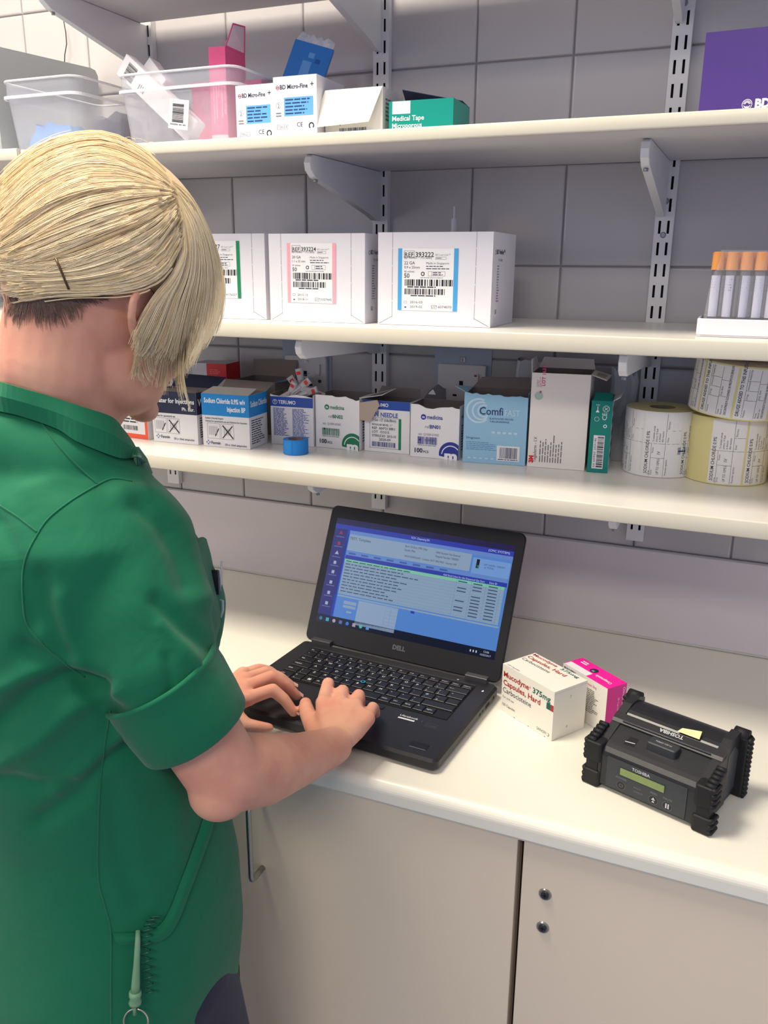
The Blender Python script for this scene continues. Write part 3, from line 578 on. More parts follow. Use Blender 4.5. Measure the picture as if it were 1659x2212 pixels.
def lab_drug(f, u, W, h):
    z0 = 0.002; f.rect(u, z0, u + W, h - z0, LABW, n=8); f.up(); t = 0.0004
    f.text('DRUGS ADDED TO THIS INFUSION', u + 0.0065, z0 + 0.004, 0.0044, INK(), rot=pi / 2, bold=0.02, sx=0.82)
    f.rect(u + 0.010, z0 + 0.002, u + 0.010 + t, h - 0.004, INK())
    for q in (0.38, 0.56, 0.74): f.rect(u + 0.010, h * q, u + 0.026, h * q + t, INK(), n=3)
    f.rect(u + 0.026, z0 + 0.002, u + 0.026 + t, h - 0.004, INK()); f.rect(u + 0.026, h * 0.40, u + 0.036, h * 0.40 + t, INK(), n=2); f.rect(u + 0.026, h * 0.70, u + 0.036, h * 0.70 + t, INK(), n=2)
    f.text('Patient', u + 0.0140, z0 + 0.003, 0.0026, INK(), rot=pi / 2); f.text('Drug', u + 0.0140, h * 0.40, 0.0026, INK(), rot=pi / 2); f.text('Amount', u + 0.0140, h * 0.58, 0.0026, INK(), rot=pi / 2); f.text('Added by', u + 0.0140, h * 0.76, 0.0026, INK(), rot=pi / 2)
    f.text('Date', u + 0.0300, z0 + 0.003, 0.0026, INK(), rot=pi / 2); f.text('Exp date', u + 0.0300, h * 0.42, 0.0026, INK(), rot=pi / 2); f.text('Batch no', u + 0.0340, z0 + 0.003, 0.0026, INK(), rot=pi / 2)
    f.text('DISCONTINUE IF CLOUDINESS OR PRECIPITATE DEVELOPS', u + 0.0395, z0 + 0.003, 0.0031, INK(), rot=pi / 2, bold=0.015, width=h * 0.92); f.k -= 1
def paint3(f, ro, h):
    per = 2 * pi * ro; n = 8
    for i in range(n): lab_drug(f, per * i / n, per / n - 0.0035, h)
o = roll('label_roll', 0.4360, -0.1100, s1 + 0.0995, 0.0625, 0.020, 0.0735, BACKY, 'roll of drug infusion labels lying tilted on top of the yellow-backed label roll', 'label roll', mside=mat('roll_side', (214, 196, 170), 0.6), core=mat('core_dark', (150, 140, 110), 0.8), rot=(0.060, 0.075, 0.0), paint=paint3)
def paint4(f, ro, h):
    per = 2 * pi * ro
    for i in range(9): f.text('DRUGS ADDED TO THIS INFUSION', i * per / 9, 0.006, 0.0044, INK(), rot=pi / 2, bold=0.02, sx=0.82)
roll('label_roll', 0.552, -0.128, s1, 0.055, 0.020, 0.093, mat('bright_yellow_label', (246, 214, 20), 0.45), 'roll of bright yellow labels at the right edge of the lowest shelf', 'label roll', paint=paint4)

# --- middle shelf cannula boxes
def cannula(loc, rot, w, d, h, ref, stripe, lines, lot, dates, lrect, tilt, label):
    b, p, fin = carton('cannula_box', loc, rot, w, d, h, label, base=mat('cool_white_card', (228, 226, 234), 0.45, noise_s=20, noise_a=0.015))
    f = p['front']; x0, z0, x1, z1 = lrect; W, H = x1 - x0, z1 - z0; ca, sa = cos(tilt), sin(tilt)
    # perforation marks
    pm = col('perforation', (140, 138, 146))
    for xx in (w * 0.13, w * 0.86):
        for q in range(5): f.rect(xx, h * (0.08 + q * 0.19), xx + 0.0005, h * (0.08 + q * 0.19) + 0.022, pm)
    f.poly([(0.002, 0.0015), (0.0025, 0.001), (w * 0.13, h * 0.09), (w * 0.13, h * 0.09 + 0.0006)], pm); f.poly([(w - 0.002, 0.0015), (w - 0.0025, 0.001), (w * 0.86, h * 0.09), (w * 0.86, h * 0.09 + 0.0006)], pm)
    f.up(); fn = f.fn0
    g = Print(b, lambda u, v, l: fn(x0 + u * ca - v * sa, z0 + u * sa + v * ca, l + 0.0003)); g.rect(0, 0, W, H, mat('label_white', (238, 238, 240), 0.35)); g.up()
    sc = W / 0.088
    g.rect(-0.001, 0, 0.0052 * sc, H, stripe); g.rect(W - 0.0052 * sc, 0, W + 0.001, H, stripe)
    L = 0.0085 * sc
    g.text('REF', L + 0.0006, H * 0.915 - 0.0040, 0.0062 * sc, INK(), bold=0.01, width=0.0135 * sc); g.frame(L - 0.0006, H * 0.915 - 0.0052, L + 0.0155 * sc, H * 0.915 + 0.0040, 0.0004, INK()); g.text(ref, L + 0.0170 * sc, H * 0.915 - 0.0040, 0.0066 * sc, INK(), bold=0.015, width=0.0275 * sc)
    g.text('BD Venflon™ Pro Safety', L, H * 0.835, 0.0034 * sc, INKB, width=0.042 * sc)
    g.text('BD Luer-Lok™', W * 0.63, H * 0.885, 0.0026 * sc, GREY()); g.frame(W * 0.63, H * 0.825, W * 0.63 + 0.016 * sc, H * 0.865, 0.0003, INKB); g.lines(W * 0.64, H * 0.832, W * 0.63 + 0.015 * sc, H * 0.86, 1, GREY(), 1)
    for i, t in enumerate(lines): g.text(t, L, H * (0.745 - 0.065 * i), (0.0044, 0.0036, 0.0028)[i] * sc, INK(), bold=0.005)
    g.text('50', L, H * 0.53, 0.0062 * sc, INK(), bold=0.015)
    g.text('Made in Singapore', W * 0.475, H * 0.75, 0.0030 * sc, INKB, width=0.034 * sc); g.lines(W * 0.475, H * 0.66, W * 0.475 + 0.036 * sc, H * 0.735, 2, INKB, 4, fill=0.35)
    g.ring(W * 0.42, H * 0.595, 0.0018 * sc, 0.0030 * sc, INK(), a0=0.7, a1=5.6, n=12); g.rect(W * 0.435, H * 0.572, W * 0.450, H * 0.618, INK()); g.frame(W * 0.51, H * 0.560, W * 0.80, H * 0.635, 0.0003, INK()); g.rect(W * 0.57, H * 0.560, W * 0.575, H * 0.635, INK()); g.lines(W * 0.59, H * 0.565, W * 0.79, H * 0.63, 2, INKB, 3)
    g.lines(W * 0.38, H * 0.522, W * 0.93, H * 0.542, 1, GREY(), 3)
    g.bars(L + 0.001, H * 0.40, W * 0.93, H * 0.505, INK(), 51 + len(ref)); g.lines(L + 0.005, H * 0.365, W * 0.86, H * 0.392, 1, INKB, 3, fill=0.7)
    g.bars(L + 0.001, H * 0.26, W * 0.80, H * 0.355, INK(), 77); g.lines(L + 0.010, H * 0.225, W * 0.72, H * 0.25, 1, INKB, 5, fill=0.7)
    g.text(dates[0], L + 0.0095 * sc, H * 0.115, 0.0036 * sc, INK(), width=0.019 * sc); g.text(dates[1], L + 0.0095 * sc, H * 0.040, 0.0036 * sc, INK(), width=0.019 * sc)
    g.frame(L, H * 0.115, L + 0.005 * sc, H * 0.15, 0.0003, INK()); g.rect(L + 0.001, H * 0.04, L + 0.004 * sc, H * 0.06, INK())
    g.text('LOT', W * 0.585, H * 0.045, 0.0032 * sc, INK()); g.frame(W * 0.575, H * 0.032, W * 0.665, H * 0.092, 0.0003, INK()); g.text(lot, W * 0.69, H * 0.045, 0.0036 * sc, INK(), width=0.0205 * sc)
    r = p['right']; r.ring(0.016, h * 0.79, 0.0022, 0.0030, INKB, n=14); r.text('BD Venflon™', 0.021, h * 0.775, 0.0060, INKB, bold=0.02); r.text('Pro Safety', 0.032, h * 0.70, 0.0040, GREY()); r.lines(0.026, h * 0.26, 0.040, h * 0.66, 14, col('lilac_ink', (140, 140, 170)), 8); r.text('50', 0.022, h * 0.14, 0.0060, INKB)
    return fin()
CB = col('cannula_blue', (74, 166, 226)); CP = col('cannula_pink', (248, 170, 184)); CG = col('cannula_green', (16, 134, 84))
cannula((-0.0505, -0.265, s2z), 1.5, 0.166, 0.13, 0.1255, '393222', CB, ('22 GA', '0.9 x 25mm', '42 ml/min'), '6074070', ('2016-03', '2019-02'), (0.0315, 0.0205, 0.1170, 0.1040), 0.0, 'large white box on the middle shelf whose label has two blue stripes')
cannula((-0.2235, -0.272, s2z), 1.5, 0.154, 0.14, 0.1245, '393224', CP, ('20 GA', '1.1 x 32 mm', '67 ml/min'), '5327445', ('2015-12', '2018-11'), (0.0310, 0.0275, 0.1075, 0.1115), -0.006, 'large white box on the middle shelf whose label has two pink stripes')
cannula((-0.397, -0.262, s2z), 1.5, 0.158, 0.14, 0.1255, '393227', CG, ('18 GA', '1.3 x 45 mm', '96 ml/min'), '4176037', ('2014-06', '2017-05'), (0.0310, 0.0305, 0.1140, 0.1150), 0.0, 'large white box with a green-striped label, half hidden by the blonde hair')
b, p, fin = carton('cardboard_box', (-0.36, -0.128, s2z), 2, 0.16, 0.10, 0.1265, 'flat-topped brown board box just showing behind the pink-striped box', base=mat('brown_board', (150, 138, 130), 0.8)); 
# keep clear of the boxes in front
o = fin(); o.location.y = -0.118
r = empty('syringe', (0.000, -0.085, s2z), 0, 'clear capped syringe standing upright behind the blue-striped box', 'syringe')
b = MB(); m = mat('clear_plastic', (225, 228, 235), 0.15, alpha=0.45); b.cyl((0, 0, 0.0), 0.009, 0.12, m, n=20); b.cyl((0, 0, 0.12), 0.009, 0.004, m, n=20, r2=0.0055); b.build('barrel', r)
b = MB(); b.cyl((0, 0, 0.1245), 0.0055, 0.027, mat('cap_plastic', (226, 228, 236), 0.3, alpha=0.8), n=16, r2=0.0045); b.cyl((0, 0, 0.1515), 0.0016, 0.018, mat('cap_plastic', (226, 228, 236), 0.3, alpha=0.8), n=8); b.build('cap', r)
# tube tray on the middle shelf
r = empty('tube_rack', (0.4655, -0.235, s2z), 0.02, 'low white tray holding the orange-capped blood tubes at the right end of the middle shelf', 'tray')
b = MB(); wp = mat('white_polystyrene', (240, 238, 244), 0.5)
b.rbox((-0.083, -0.040, 0), (0.150, 0.060, 0.003), 0.008, wp)
def rr(x0, y0, x1, y1, r, z, n=4):
    o = []
    for cx, cy, a0 in ((x1 - r, y1 - r, 0), (x0 + r, y1 - r, pi / 2), (x0 + r, y0 + r, pi), (x1 - r, y0 + r, 1.5 * pi)):
        for k in range(n + 1):
            t = a0 + pi / 2 * k / n; o.append((cx + r * cos(t), cy + r * sin(t), z))
    return o
b.loft([rr(-0.083, -0.040, 0.150, 0.060, 0.008, 0.001), rr(-0.083, -0.040, 0.150, 0.060, 0.008, 0.0205), rr(-0.0815, -0.0385, 0.1485, 0.0585, 0.007, 0.0215), rr(-0.080, -0.037, 0.147, 0.057, 0.006, 0.0205), rr(-0.080, -0.037, 0.147, 0.057, 0.006, 0.003)], wp)
b.build('tray', r)
b = MB(); wrapm = mat('film_wrap', (235, 238, 242), 0.08, alpha=0.16, spec=0.8); R0 = []
for zc, ins in ((0.022, 0.003), (0.055, 0.006), (0.085, 0.012), (0.1015, 0.016)):
    q = rr(-0.0795 + ins, -0.0365 + ins * 0.4, 0.146, 0.056, 0.006, zc); R0.append([tuple(Vector(v) + noise.noise_vector(Vector(v) * 60) * 0.0022) for v in q])
b.loft(R0, wrapm); b.add(R0[-1], [tuple(range(len(R0[-1])))], wrapm); b.build('film_wrap', r, label='clear crinkled film')
def tube(x, y, lab):
    t = empty('blood_tube', (x, y, s2z + 0.0035), random.Random(x * 99 + y).uniform(-0.4, 0.4), lab, 'blood tube', 'orange-capped tubes in the white tray')
    b = MB(); b.cyl((0, 0, 0.003), 0.0062, 0.072, mat('tube_glass', (120, 118, 134), 0.12, alpha=0.75), n=20, smooth=True); b.cyl((0, 0, 0), 0.004, 0.003, mat('tube_glass', (120, 118, 134), 0.12, alpha=0.75), n=20, r2=0.0062); b.build('vial', t)
    b = MB(); rings = []
    lm = mat('tube_label', (206, 206, 226), 0.4); pr = Print(b, lambda u, v, l: Vector((0.0064 * cos(u / 0.0064), 0.0064 * sin(u / 0.0064), v)) * 1.0 + Vector((cos(u / 0.0064), sin(u / 0.0064), 0)) * l)
    pr.rect(-pi * 0.78 * 0.0064, 0.020, -pi * 0.22 * 0.0064, 0.069, lm, n=6); pr.up().lines(-pi * 0.72 * 0.0064, 0.050, -pi * 0.30 * 0.0064, 0.066, 5, col('lilac_ink', (140, 140, 170)), int(x * 1000)); b.build('label', t)
    b = MB(); cm = mat('orange_cap', (240, 160, 84), 0.4); b.cyl((0, 0, 0.0755), 0.0072, 0.020, cm, n=24, r2=0.0068, smooth=False); b.cyl((0, 0, 0.0955), 0.0068, 0.0012, cm, n=24, r2=0.0055); b.build('cap', t)
    return t
tub = None
for j in range(4):
    for i in range(9):
        x = 0.4655 - 0.066 + i * 0.0163 + (0.008 if j % 2 else 0); y = -0.235 - 0.024 + j * 0.0165
        if x > 0.60: continue
        lab = 'orange-capped blood tube in the white tray, row by the shelf front' if j == 0 else 'orange-capped blood tube in the white tray, standing behind the front row'
        if i == 0 and j == 0: lab = 'orange-capped blood tube at the front left corner of the white tray'
        tube(x, y, lab)

# --- shelf with tubs
def tubbox(name, cx, cy, w, d, h, rot, label, taper=0.90, pal=(208, 212, 226)):
    r = empty(name, (cx, cy, s3), rot, label, 'plastic tub')
    m = mat('clear_tub_plastic', pal, 0.22, alpha=0.36, spec=0.5); m2 = mat('tub_rim_plastic', (236, 238, 246), 0.2, alpha=0.7)
    b = MB()
    def q(k, z): return rr(-w / 2 * k, -d / 2 * k, w / 2 * k, d / 2 * k, 0.020, z, n=6)
    b.loft([q(taper - 0.03, 0.0), q(taper, 0.003), q(taper + 0.02, h * 0.25), q(0.975, h * 0.80), q(0.985, h * 0.82), q(0.985, h)], m, smooth=True)
    b.add(q(taper - 0.03, 0.0012), [tuple(range(28))], m); b.build('tub_body', r)
    b = MB(); b.loft([q(0.99, h * 0.76), q(1.02, h * 0.76), q(1.02, h * 0.80), q(0.99, h * 0.805)], m2, smooth=False)
    b.tube(q(0.992, h), 0.0018, m2, n=8, closed=True); b.build('rim', r); return r
tubbox('storage_tub', -0.372, -0.212, 0.212, 0.135, 0.102, 0.0, 'translucent plastic tub full of pink boxes, beside the small white insulin needle boxes')
tubbox('storage_tub', -0.632, -0.160, 0.155, 0.235, 0.110, 0.0, 'translucent plastic tub with a blue packet in it, leftmost on the tub shelf')
PKM = mat('pink_card', (240, 92, 148), 0.45); PKD = mat('deep_pink_card', (206, 48, 110), 0.45)
b, p, fin = carton('pink_box', (-0.340, -0.232, s3 + 0.002), 3, 0.028, 0.060, 0.1375, 'narrow pink box standing upright at the right of the tub, flap raised', base=PKM, open_top=True)
f = p['front']; f.rect(0, 0, 0.028, 0.018, WHITE())
for i, t in enumerate(('NO NASTY STUFF', 'No artificial colours', 'flavourings', 'No artificial sweeteners', 'Gluten free. Gluten free')): f.text(t, 0.0235 - i * 0.0046, 0.092, 0.0030, LW, rot=-pi / 2, width=(0.046, 0.05, 0.022, 0.052, 0.058)[i])
o = fin(); flap(o, [(0.0278, 0.0005, 0.137), (0.0278, 0.0595, 0.137), (0.032, 0.056, 0.176), (0.040, 0.004, 0.168)][::-1], mat('pink_white', (236, 214, 224), 0.5), PKM, label='white and pink raised flap'); flap(o, [(0.0005, 0.0595, 0.1375), (0.0275, 0.0595, 0.1375), (0.026, 0.030, 0.152), (0.003, 0.030, 0.152)], WHITE(), PKM)
b, p, fin = carton('pink_box', (-0.402, -0.190, s3 + 0.002), 2, 0.058, 0.055, 0.102, 'wide pink box in the tub behind the white carton, just above the rim', base=PKM); p['front'].lines(0.02, 0.045, 0.05, 0.085, 9, col('pink_ink', (250, 170, 200)), 5, vertical=True); fin()
b, p, fin = carton('pink_box', (-0.305, -0.192, s3 + 0.002), 0, 0.030, 0.075, 0.098, 'deep pink box lying at the right end inside the tub', base=PKM, faces={'top': PKD}); o = fin(); 
b, p, fin = carton('pink_box', (-0.290, -0.118, s3 + 0.001), -18, 0.080, 0.040, 0.106, 'deep pink and white box behind the tub and the first insulin needle box', base=PKD); fin()
# leaning white carton in the tub
def oriented(name, p0, p1, width_dir, wd, dp, m, label, cat):
    p0, p1 = Vector(p0), Vector(p1); z = (p1 - p0).normalized(); x = Vector(width_dir); x = (x - z * x.dot(z)).normalized(); y = z.cross(x)
    M4 = Matrix((x, y, z)).transposed().to_4x4(); M4.translation = p0
    b = MB(); L = (p1 - p0).length; b.rbox((-wd / 2, -dp / 2, 0), (wd / 2, dp / 2, L), 0.0008, m, n=1)
    return b, M4, L
b, M4, L = oriented('c', P(424, 288, 1.275), P(272, 142, 1.305), (1, 0, 0.7), 0.034, 0.020, WHITE(), '', '')
f = Print(b, plane_fn((-0.017, -0.010, 0), (1, 0, 0), (0, 0, 1))); f.bars(0.005, L - 0.032, 0.028, L - 0.012, INK(), 61); f.lines(0.006, L - 0.060, 0.016, L - 0.045, 4, GREY(), 5); f.text('9', 0.02, 0.018, 0.004, INK())
o = b.build('white_carton', label='long white carton with barcode leaning in the tub of pink boxes', cat='box'); o.matrix_world = M4
b = MB(); b.box((-0.017, -0.0004, -0.020), (0.017, 0.0004, 0.020), WHITE()); f = Print(b, plane_fn((-0.017, -0.0004, -0.020), (1, 0, 0), (0, 0, 1))); f.bars(0.006, 0.009, 0.026, 0.034, INK(), 63, vertical=True); f.lines(0.003, 0.004, 0.031, 0.008, 1, GREY(), 2); 
c = HY(386, 247, -0.2812)
b.build('price_label', loc=tuple(c), rot=(0, radians(8), 0), label='white barcode sticker stuck on the front of the tub of pink boxes', cat='label')
b, M4, L = oriented('c', P(360, 190, 1.300), P(325, 142, 1.310), (1, 0, 0.5), 0.022, 0.022, WHITE(), '', ''); o = b.build('white_carton', label='small white carton corner just behind the barcoded carton in the tub', cat='box'); o.matrix_world = M4
# contents of the left tub
crumple('blue_packet', (-0.648, -0.215, s3 + 0.0035), 0.1, 0.086, 0.070, 0.046, mat('pale_blue_film', (96, 160, 232), 0.35), 'crumpled blue packet lying in the leftmost tub', 'packet', 5, amp=0.008, taper=0.8)
b = MB(); b.cyl((0, -0.03, 0), 0.0115, 0.06, mat('cap_plastic2', (224, 224, 230), 0.35), n=24, axis=1, smooth=False); b.cyl((0, -0.032, 0), 0.006, 0.002, mat('screw_dark2', (150, 150, 160), 0.4), n=18, axis=1)
b.build('plastic_bottle', loc=(-0.588, -0.205, s3 + 0.0155), rot=(0, 0, -0.25), label='white plastic bottle lying on its side, cap forward, in the leftmost tub', cat='bottle')
crumple('clear_packet', (-0.605, -0.120, s3 + 0.0035), 0.0, 0.070, 0.07, 0.070, mat('grey_film', (176, 176, 192), 0.3, alpha=0.8), 'greyish clear packet at the right end of the leftmost tub', 'packet', 6, amp=0.006, taper=0.85)
# insulin needle boxes
def microfine(x, y, w, h, rot, label, seed):
    b, p, fin = carton('insulin_needle_box', (x, y, s3), rot, w, 0.085, h, label, base=mat('cool_white_card', (228, 226, 234), 0.45), open_top=(seed == 2))
    f = p['front']; f.ring(0.0068, h - 0.0135, 0.0020, 0.0027, REDI, n=16); f.rect(0.0048, h - 0.0139, 0.0088, h - 0.0131, INK()); f.text('BD Micro-Fine', 0.0105, h - 0.0158, 0.0056, INKB, bold=0.02, width=w - 0.024)
    f.text('+', w - 0.0095, h - 0.0155, 0.0080, INK())
    f.ring(0.0078, h - 0.036, 0.0036, 0.0040, GREY(), n=18); f.text('2', 0.0078, h - 0.0385, 0.0050, GREY(), 'c'); f.lines(0.0035, h - 0.051, 0.013, h - 0.044, 2, GREY(), 5)
    f.rect(0.0165, h - 0.0500, w - 0.0055, h - 0.0265, col('sky_box', (98, 168, 232))); f.up().lines(0.0185, h - 0.049, w - 0.007, h - 0.0275, 5, col('deep_ink', (36, 60, 110)), 6, fill=0.42)
    f.frame(0.0045, h - 0.0665, 0.022, h - 0.0605, 0.0004, GREY()); f.text('STERILE R', 0.0055, h - 0.0652, 0.0034, GREY(), width=0.0155); f.text('CE', 0.036, h - 0.0640, 0.0058, INKB, bold=0.0); f.ring(w - 0.0085, h - 0.0635, 0.0026, 0.0042, INK(), a0=-0.9, a1=4.2)
    return fin()
microfine(-0.2625, -0.285, 0.0615, 0.0735, 0, 'small closed white insulin needle box nearest the tub of pink boxes', 1)
mo = microfine(-0.1985, -0.290, 0.0670, 0.0793, 0, 'small open white insulin needle box with the blue packet above it', 2)
# blue packet above
b, M4, L = oriented('c', P(640, 215, 1.295), P(680, 98, 1.305), (1, 0.1, -0.7), 0.062, 0.006, mat('blue_glove_packet', (44, 116, 196), 0.35), '', '')
f = Print(b, plane_fn((-0.031, -0.003, 0), (1, 0, 0), (0, 0, 1))); f.rect(0.022, 0.020, 0.036, L - 0.030, col('soft_blue', (92, 150, 214))); f.rect(0.028, L - 0.024, 0.037, L - 0.015, col('soft_blue', (92, 150, 214))); f.rect(0.040, L - 0.030, 0.048, L - 0.023, col('darker_blue', (34, 84, 160)))
o = b.build('blue_packet', label='blue film packet tilted up out of the open insulin needle box', cat='packet'); o.matrix_world = M4
fb = MB(); rs = []
for i in range(3):
    rs.append([(-0.029 + 0.058 * k / 10, -0.0015 + 0.002 * sin(k * 1.9 + i), L + i * (0.004 + 0.004 * abs(sin(k * 1.3)))) for k in range(11)])
fb.loft(rs, mat('clear_seal_film', (220, 226, 240), 0.2, alpha=0.6), closed=False, smooth=False); fb.build('torn_seal', o, label='clear torn edge')
# plain white box with front flap
b, p, fin = carton('white_box', (-0.129, -0.270, s3), 0, 0.0860, 0.072, 0.0620, 'plain white box with blank flap hanging in front, left of the teal tape box', base=mat('warm_white_card', (228, 226, 220), 0.5), open_top=True)
p['front'].bars(0.022, 0.0050, 0.062, 0.0130, INKB, 71); p['front'].rect(0.022, 0.0165, 0.0235, 0.0180, INK()); p['right'].lines(0.01, 0.02, 0.06, 0.05, 6, GREY(), 4)
o = fin(); flap(o, [(0.0, -0.0004, 0.0615), (0.0855, -0.0004, 0.0615), (0.0745, -0.020, 0.0165), (-0.0105, -0.020, 0.0130)][::-1], mat('warm_white_flap', (244, 242, 228), 0.5), mat('warm_white_flap', (244, 242, 228), 0.5), label='blank cream flap hanging down')
b, p, fin = carton('tape_box', (-0.0345, -0.268, s3), 1.5, 0.0900, 0.075, 0.0427, 'low teal box lettered Medical Tape Microporous with raised top flap', base=mat('tape_teal', (0, 140, 128), 0.35), open_top=True, inside=mat('navy_inside', (40, 44, 72), 0.7))
f = p['front']; f.rect(0.005, 0.0267, 0.0305, 0.0422, mat('silver_white', (226, 228, 236), 0.3)); f.up().text('Medical Tape', 0.005, 0.0183, 0.0062, LW, bold=0.015, width=0.045); f.text('Microporous', 0.005, 0.0095, 0.0062, LW, bold=0.015, width=0.042); f.text('2.5cm x 10m', 0.005, 0.0022, 0.0045, LW); f.text('12 Rolls', 0.060, 0.0022, 0.0050, LW, bold=0.02)
o = fin(); flap(o, [(0.0895, 0.0745, 0.0427), (0.0005, 0.0745, 0.0427), (0.0, 0.050, 0.0660), (0.0885, 0.044, 0.0462)], mat('navy_inside', (40, 44, 72), 0.7), mat('navy_inside2', (62, 66, 92), 0.7), label='dark raised top flap')
b, p, fin = carton('purple_box', (0.3585, -0.255, s3), -3, 0.16, 0.12, 0.0945, 'tall purple box with white sunburst logo at the right end of the tub shelf', base=mat('purple_card', (78, 52, 134), 0.35, noise_s=5, noise_a=0.05), faces={'top': mat('deep_violet', (56, 40, 140), 0.35)})
f = p['front']; cx, cz = 0.0530, 0.0150; f.ring(cx, cz, 0.0050, 0.0056, LW); 
for k in range(9):
    t = pi * (0.08 + 0.84 * k / 8); f.poly([(cx + 0.0018 * cos(t - 0.15), cz + 0.0018 * sin(t - 0.15)), (cx + 0.0046 * cos(t - 0.07), cz + 0.0046 * sin(t - 0.07)), (cx + 0.0046 * cos(t + 0.07), cz + 0.0046 * sin(t + 0.07)), (cx + 0.0018 * cos(t + 0.15), cz + 0.0018 * sin(t + 0.15))], LW)
f.poly([(cx - 0.0042, cz - 0.0006), (cx - 0.0008, cz - 0.0025), (cx, cz - 0.0015), (cx + 0.0008, cz - 0.0025), (cx + 0.0042, cz - 0.0006), (cx + 0.002, cz - 0.004), (cx - 0.002, cz - 0.004)], LW)
f.text('BD', cx + 0.0085, cz - 0.0042, 0.0095, LW, bold=0.05, width=0.0165); fin()

# --- worktop boxes
b, p, fin = carton('capsule_box', (0.1778, -0.3399, WT + 0.0004), -32.87, 0.1016, 0.0619, 0.0725, 'white capsule box lettered Mucodyne 375mg in red and green, beside the laptop', base=mat('warm_white_pack', (240, 236, 226), 0.4))
RD = col('brown_red', (172, 44, 40)); TG = col('bottle_green', (10, 96, 80)); f = p['front']
f.text('Mucodyne', 0.003, 0.0545, 0.0082, RD, bold=0.02, width=0.051); f.text('®', 0.0545, 0.0580, 0.0030, RD); f.text('375mg', 0.0615, 0.0545, 0.0082, TG, bold=0.02, width=0.034); f.text('Capsules, Hard', 0.003, 0.0420, 0.0082, RD, bold=0.02, width=0.074); f.text('Carbocisteine', 0.003, 0.0305, 0.0080, INKB, width=0.057)
f.text('For oral use', 0.003, 0.0215, 0.0038, GREY(), width=0.023); f.text('120 Capsules', 0.003, 0.0095, 0.0040, INKB, width=0.026); f.rect(0.0885, 0.0430, 0.0960, 0.0520, TG); f.rect(0.0960, 0.0430, 0.1016, 0.0520, RD); f.text('SANOFI', 0.073, 0.0045, 0.0044, GREY(), width=0.018); f.ring(0.0945, 0.0062, 0.0016, 0.0024, INKB, a0=-2.0, a1=1.6)
for x in (0.028, 0.056, 0.088): f.rect(x, 0, x + 0.0012, 0.0012, INK())
g = p['top']; g.text('Mucodyne', 0.003, 0.0540, 0.0058, RD, bold=0.02, width=0.047); g.text('375mg', 0.057, 0.0540, 0.0058, TG, bold=0.02, width=0.034); g.text('Capsules, Hard', 0.003, 0.0425, 0.0072, RD, bold=0.02, width=0.074); g.text('Carbocisteine', 0.003, 0.0320, 0.0068, INKB, width=0.054); g.text('120 Capsules', 0.006, 0.0020, 0.0034, GREY(), width=0.025)
r_ = p['right']; r_.text('7', 0.030, 0.055, 0.0040, GREY()); r_.text('0', 0.026, 0.012, 0.0040, GREY()); r_.rect(0.0, 0.0685, 0.0619, 0.0689, col('seam', (200, 196, 186)))
fin()
b, p, fin = carton('capsule_box', (0.2546, -0.2951, WT + 0.0004), -37.56, 0.0886, 0.0353, 0.0685, 'hot pink capsule box with dark round badge behind the white one', base=MAG, faces={'front': mat('warm_white_pack', (240, 236, 226), 0.4)})
f = p['front']; f.rect(0.0, 0.048, 0.040, 0.0685, WHITE()); f.up().bars(0.002, 0.056, 0.026, 0.065, INKB, 81); f.text('Omeprazole 20mg', 0.042, 0.058, 0.0036, MAG, width=0.026); f.lines(0.042, 0.018, 0.075, 0.054, 14, INK(), 13, fill=0.34)
g = p['top']; g.rect(0.002, 0.0, 0.046, 0.0125, WHITE()); g.up().disc(0.040, 0.021, 0.0062, NAVY); g.up().text('20', 0.040, 0.0205, 0.0036, LW, 'c', rot=pi); g.text('Omeprazole', 0.081, 0.016, 0.0058, LW, rot=pi, bold=0.015, width=0.030); g.lines(0.010, 0.021, 0.026, 0.030, 2, LW, 3, fill=0.5)
r_ = p['right']; r_.text('Omeprazole', 0.0285, 0.064, 0.0044, LW, rot=-pi / 2, bold=0.01, width=0.036); r_.text('28 Capsules', 0.0205, 0.050, 0.0030, LW, rot=-pi / 2, width=0.022)
fin()
# ------------------------------------------------------------------ laptop
LB = mat('laptop_black', (34, 34, 40), 0.42, bump=0.05, bump_s=900); LK = mat('key_black', (24, 24, 30), 0.38); LBZ = mat('bezel_black', (26, 26, 32), 0.40); KP = col('key_print', (206, 208, 216))
LX, LY, LZ, LR = -0.0036, -0.2964, -0.897, radians(-4.0)
lap = empty('laptop', (LX, LY, WT), LR, 'black laptop open on the worktop, screen showing a patient record program', 'laptop')
H0 = LZ - WT
b = MB(); W2, D = 0.1685, 0.2262
b.rbox((-W2, -D, 0.0035), (W2, 0.0035, H0), 0.010, LB, n=6)
b.box((-0.140, -0.1275, H0 + 0.0001), (0.1405, -0.0195, H0 + 0.0004), mat('key_well', (18, 18, 22), 0.5))
b.box((-0.139, -0.0185, H0 + 0.0001), (0.140, -0.0165, H0 + 0.0012), mat('vent_bar', (58, 58, 64), 0.35))
b.box((0.122, -0.2085, H0 + 0.0001), (0.146, -0.1955, H0 + 0.0006), LK); b.box((0.123, -0.2100, H0 + 0.0001), (0.146, -0.2088, H0 + 0.0009), mat('reader_strip', (150, 150, 156), 0.3, 0.7))
for (y0, y1, z0, z1) in ((-0.052, -0.038, 0.0075, 0.0125), (-0.076, -0.072, 0.008, 0.0115), (-0.022, -0.018, 0.008, 0.012), (-0.066, -0.062, 0.009, 0.011)): b.box((W2 - 0.0002, y0, z0), (W2 + 0.0003, y1, z1), DARK)
pr = Print(b, plane_fn((0, 0, H0 + 0.0003), (1, 0, 0), (0, 1, 0)))
pr.poly([(0.1530, -0.0295), (0.1560, -0.0285), (0.1545, -0.0245)], mat('power_led', (240, 240, 250), 0.3, emit=((240, 240, 255), 1.2)))
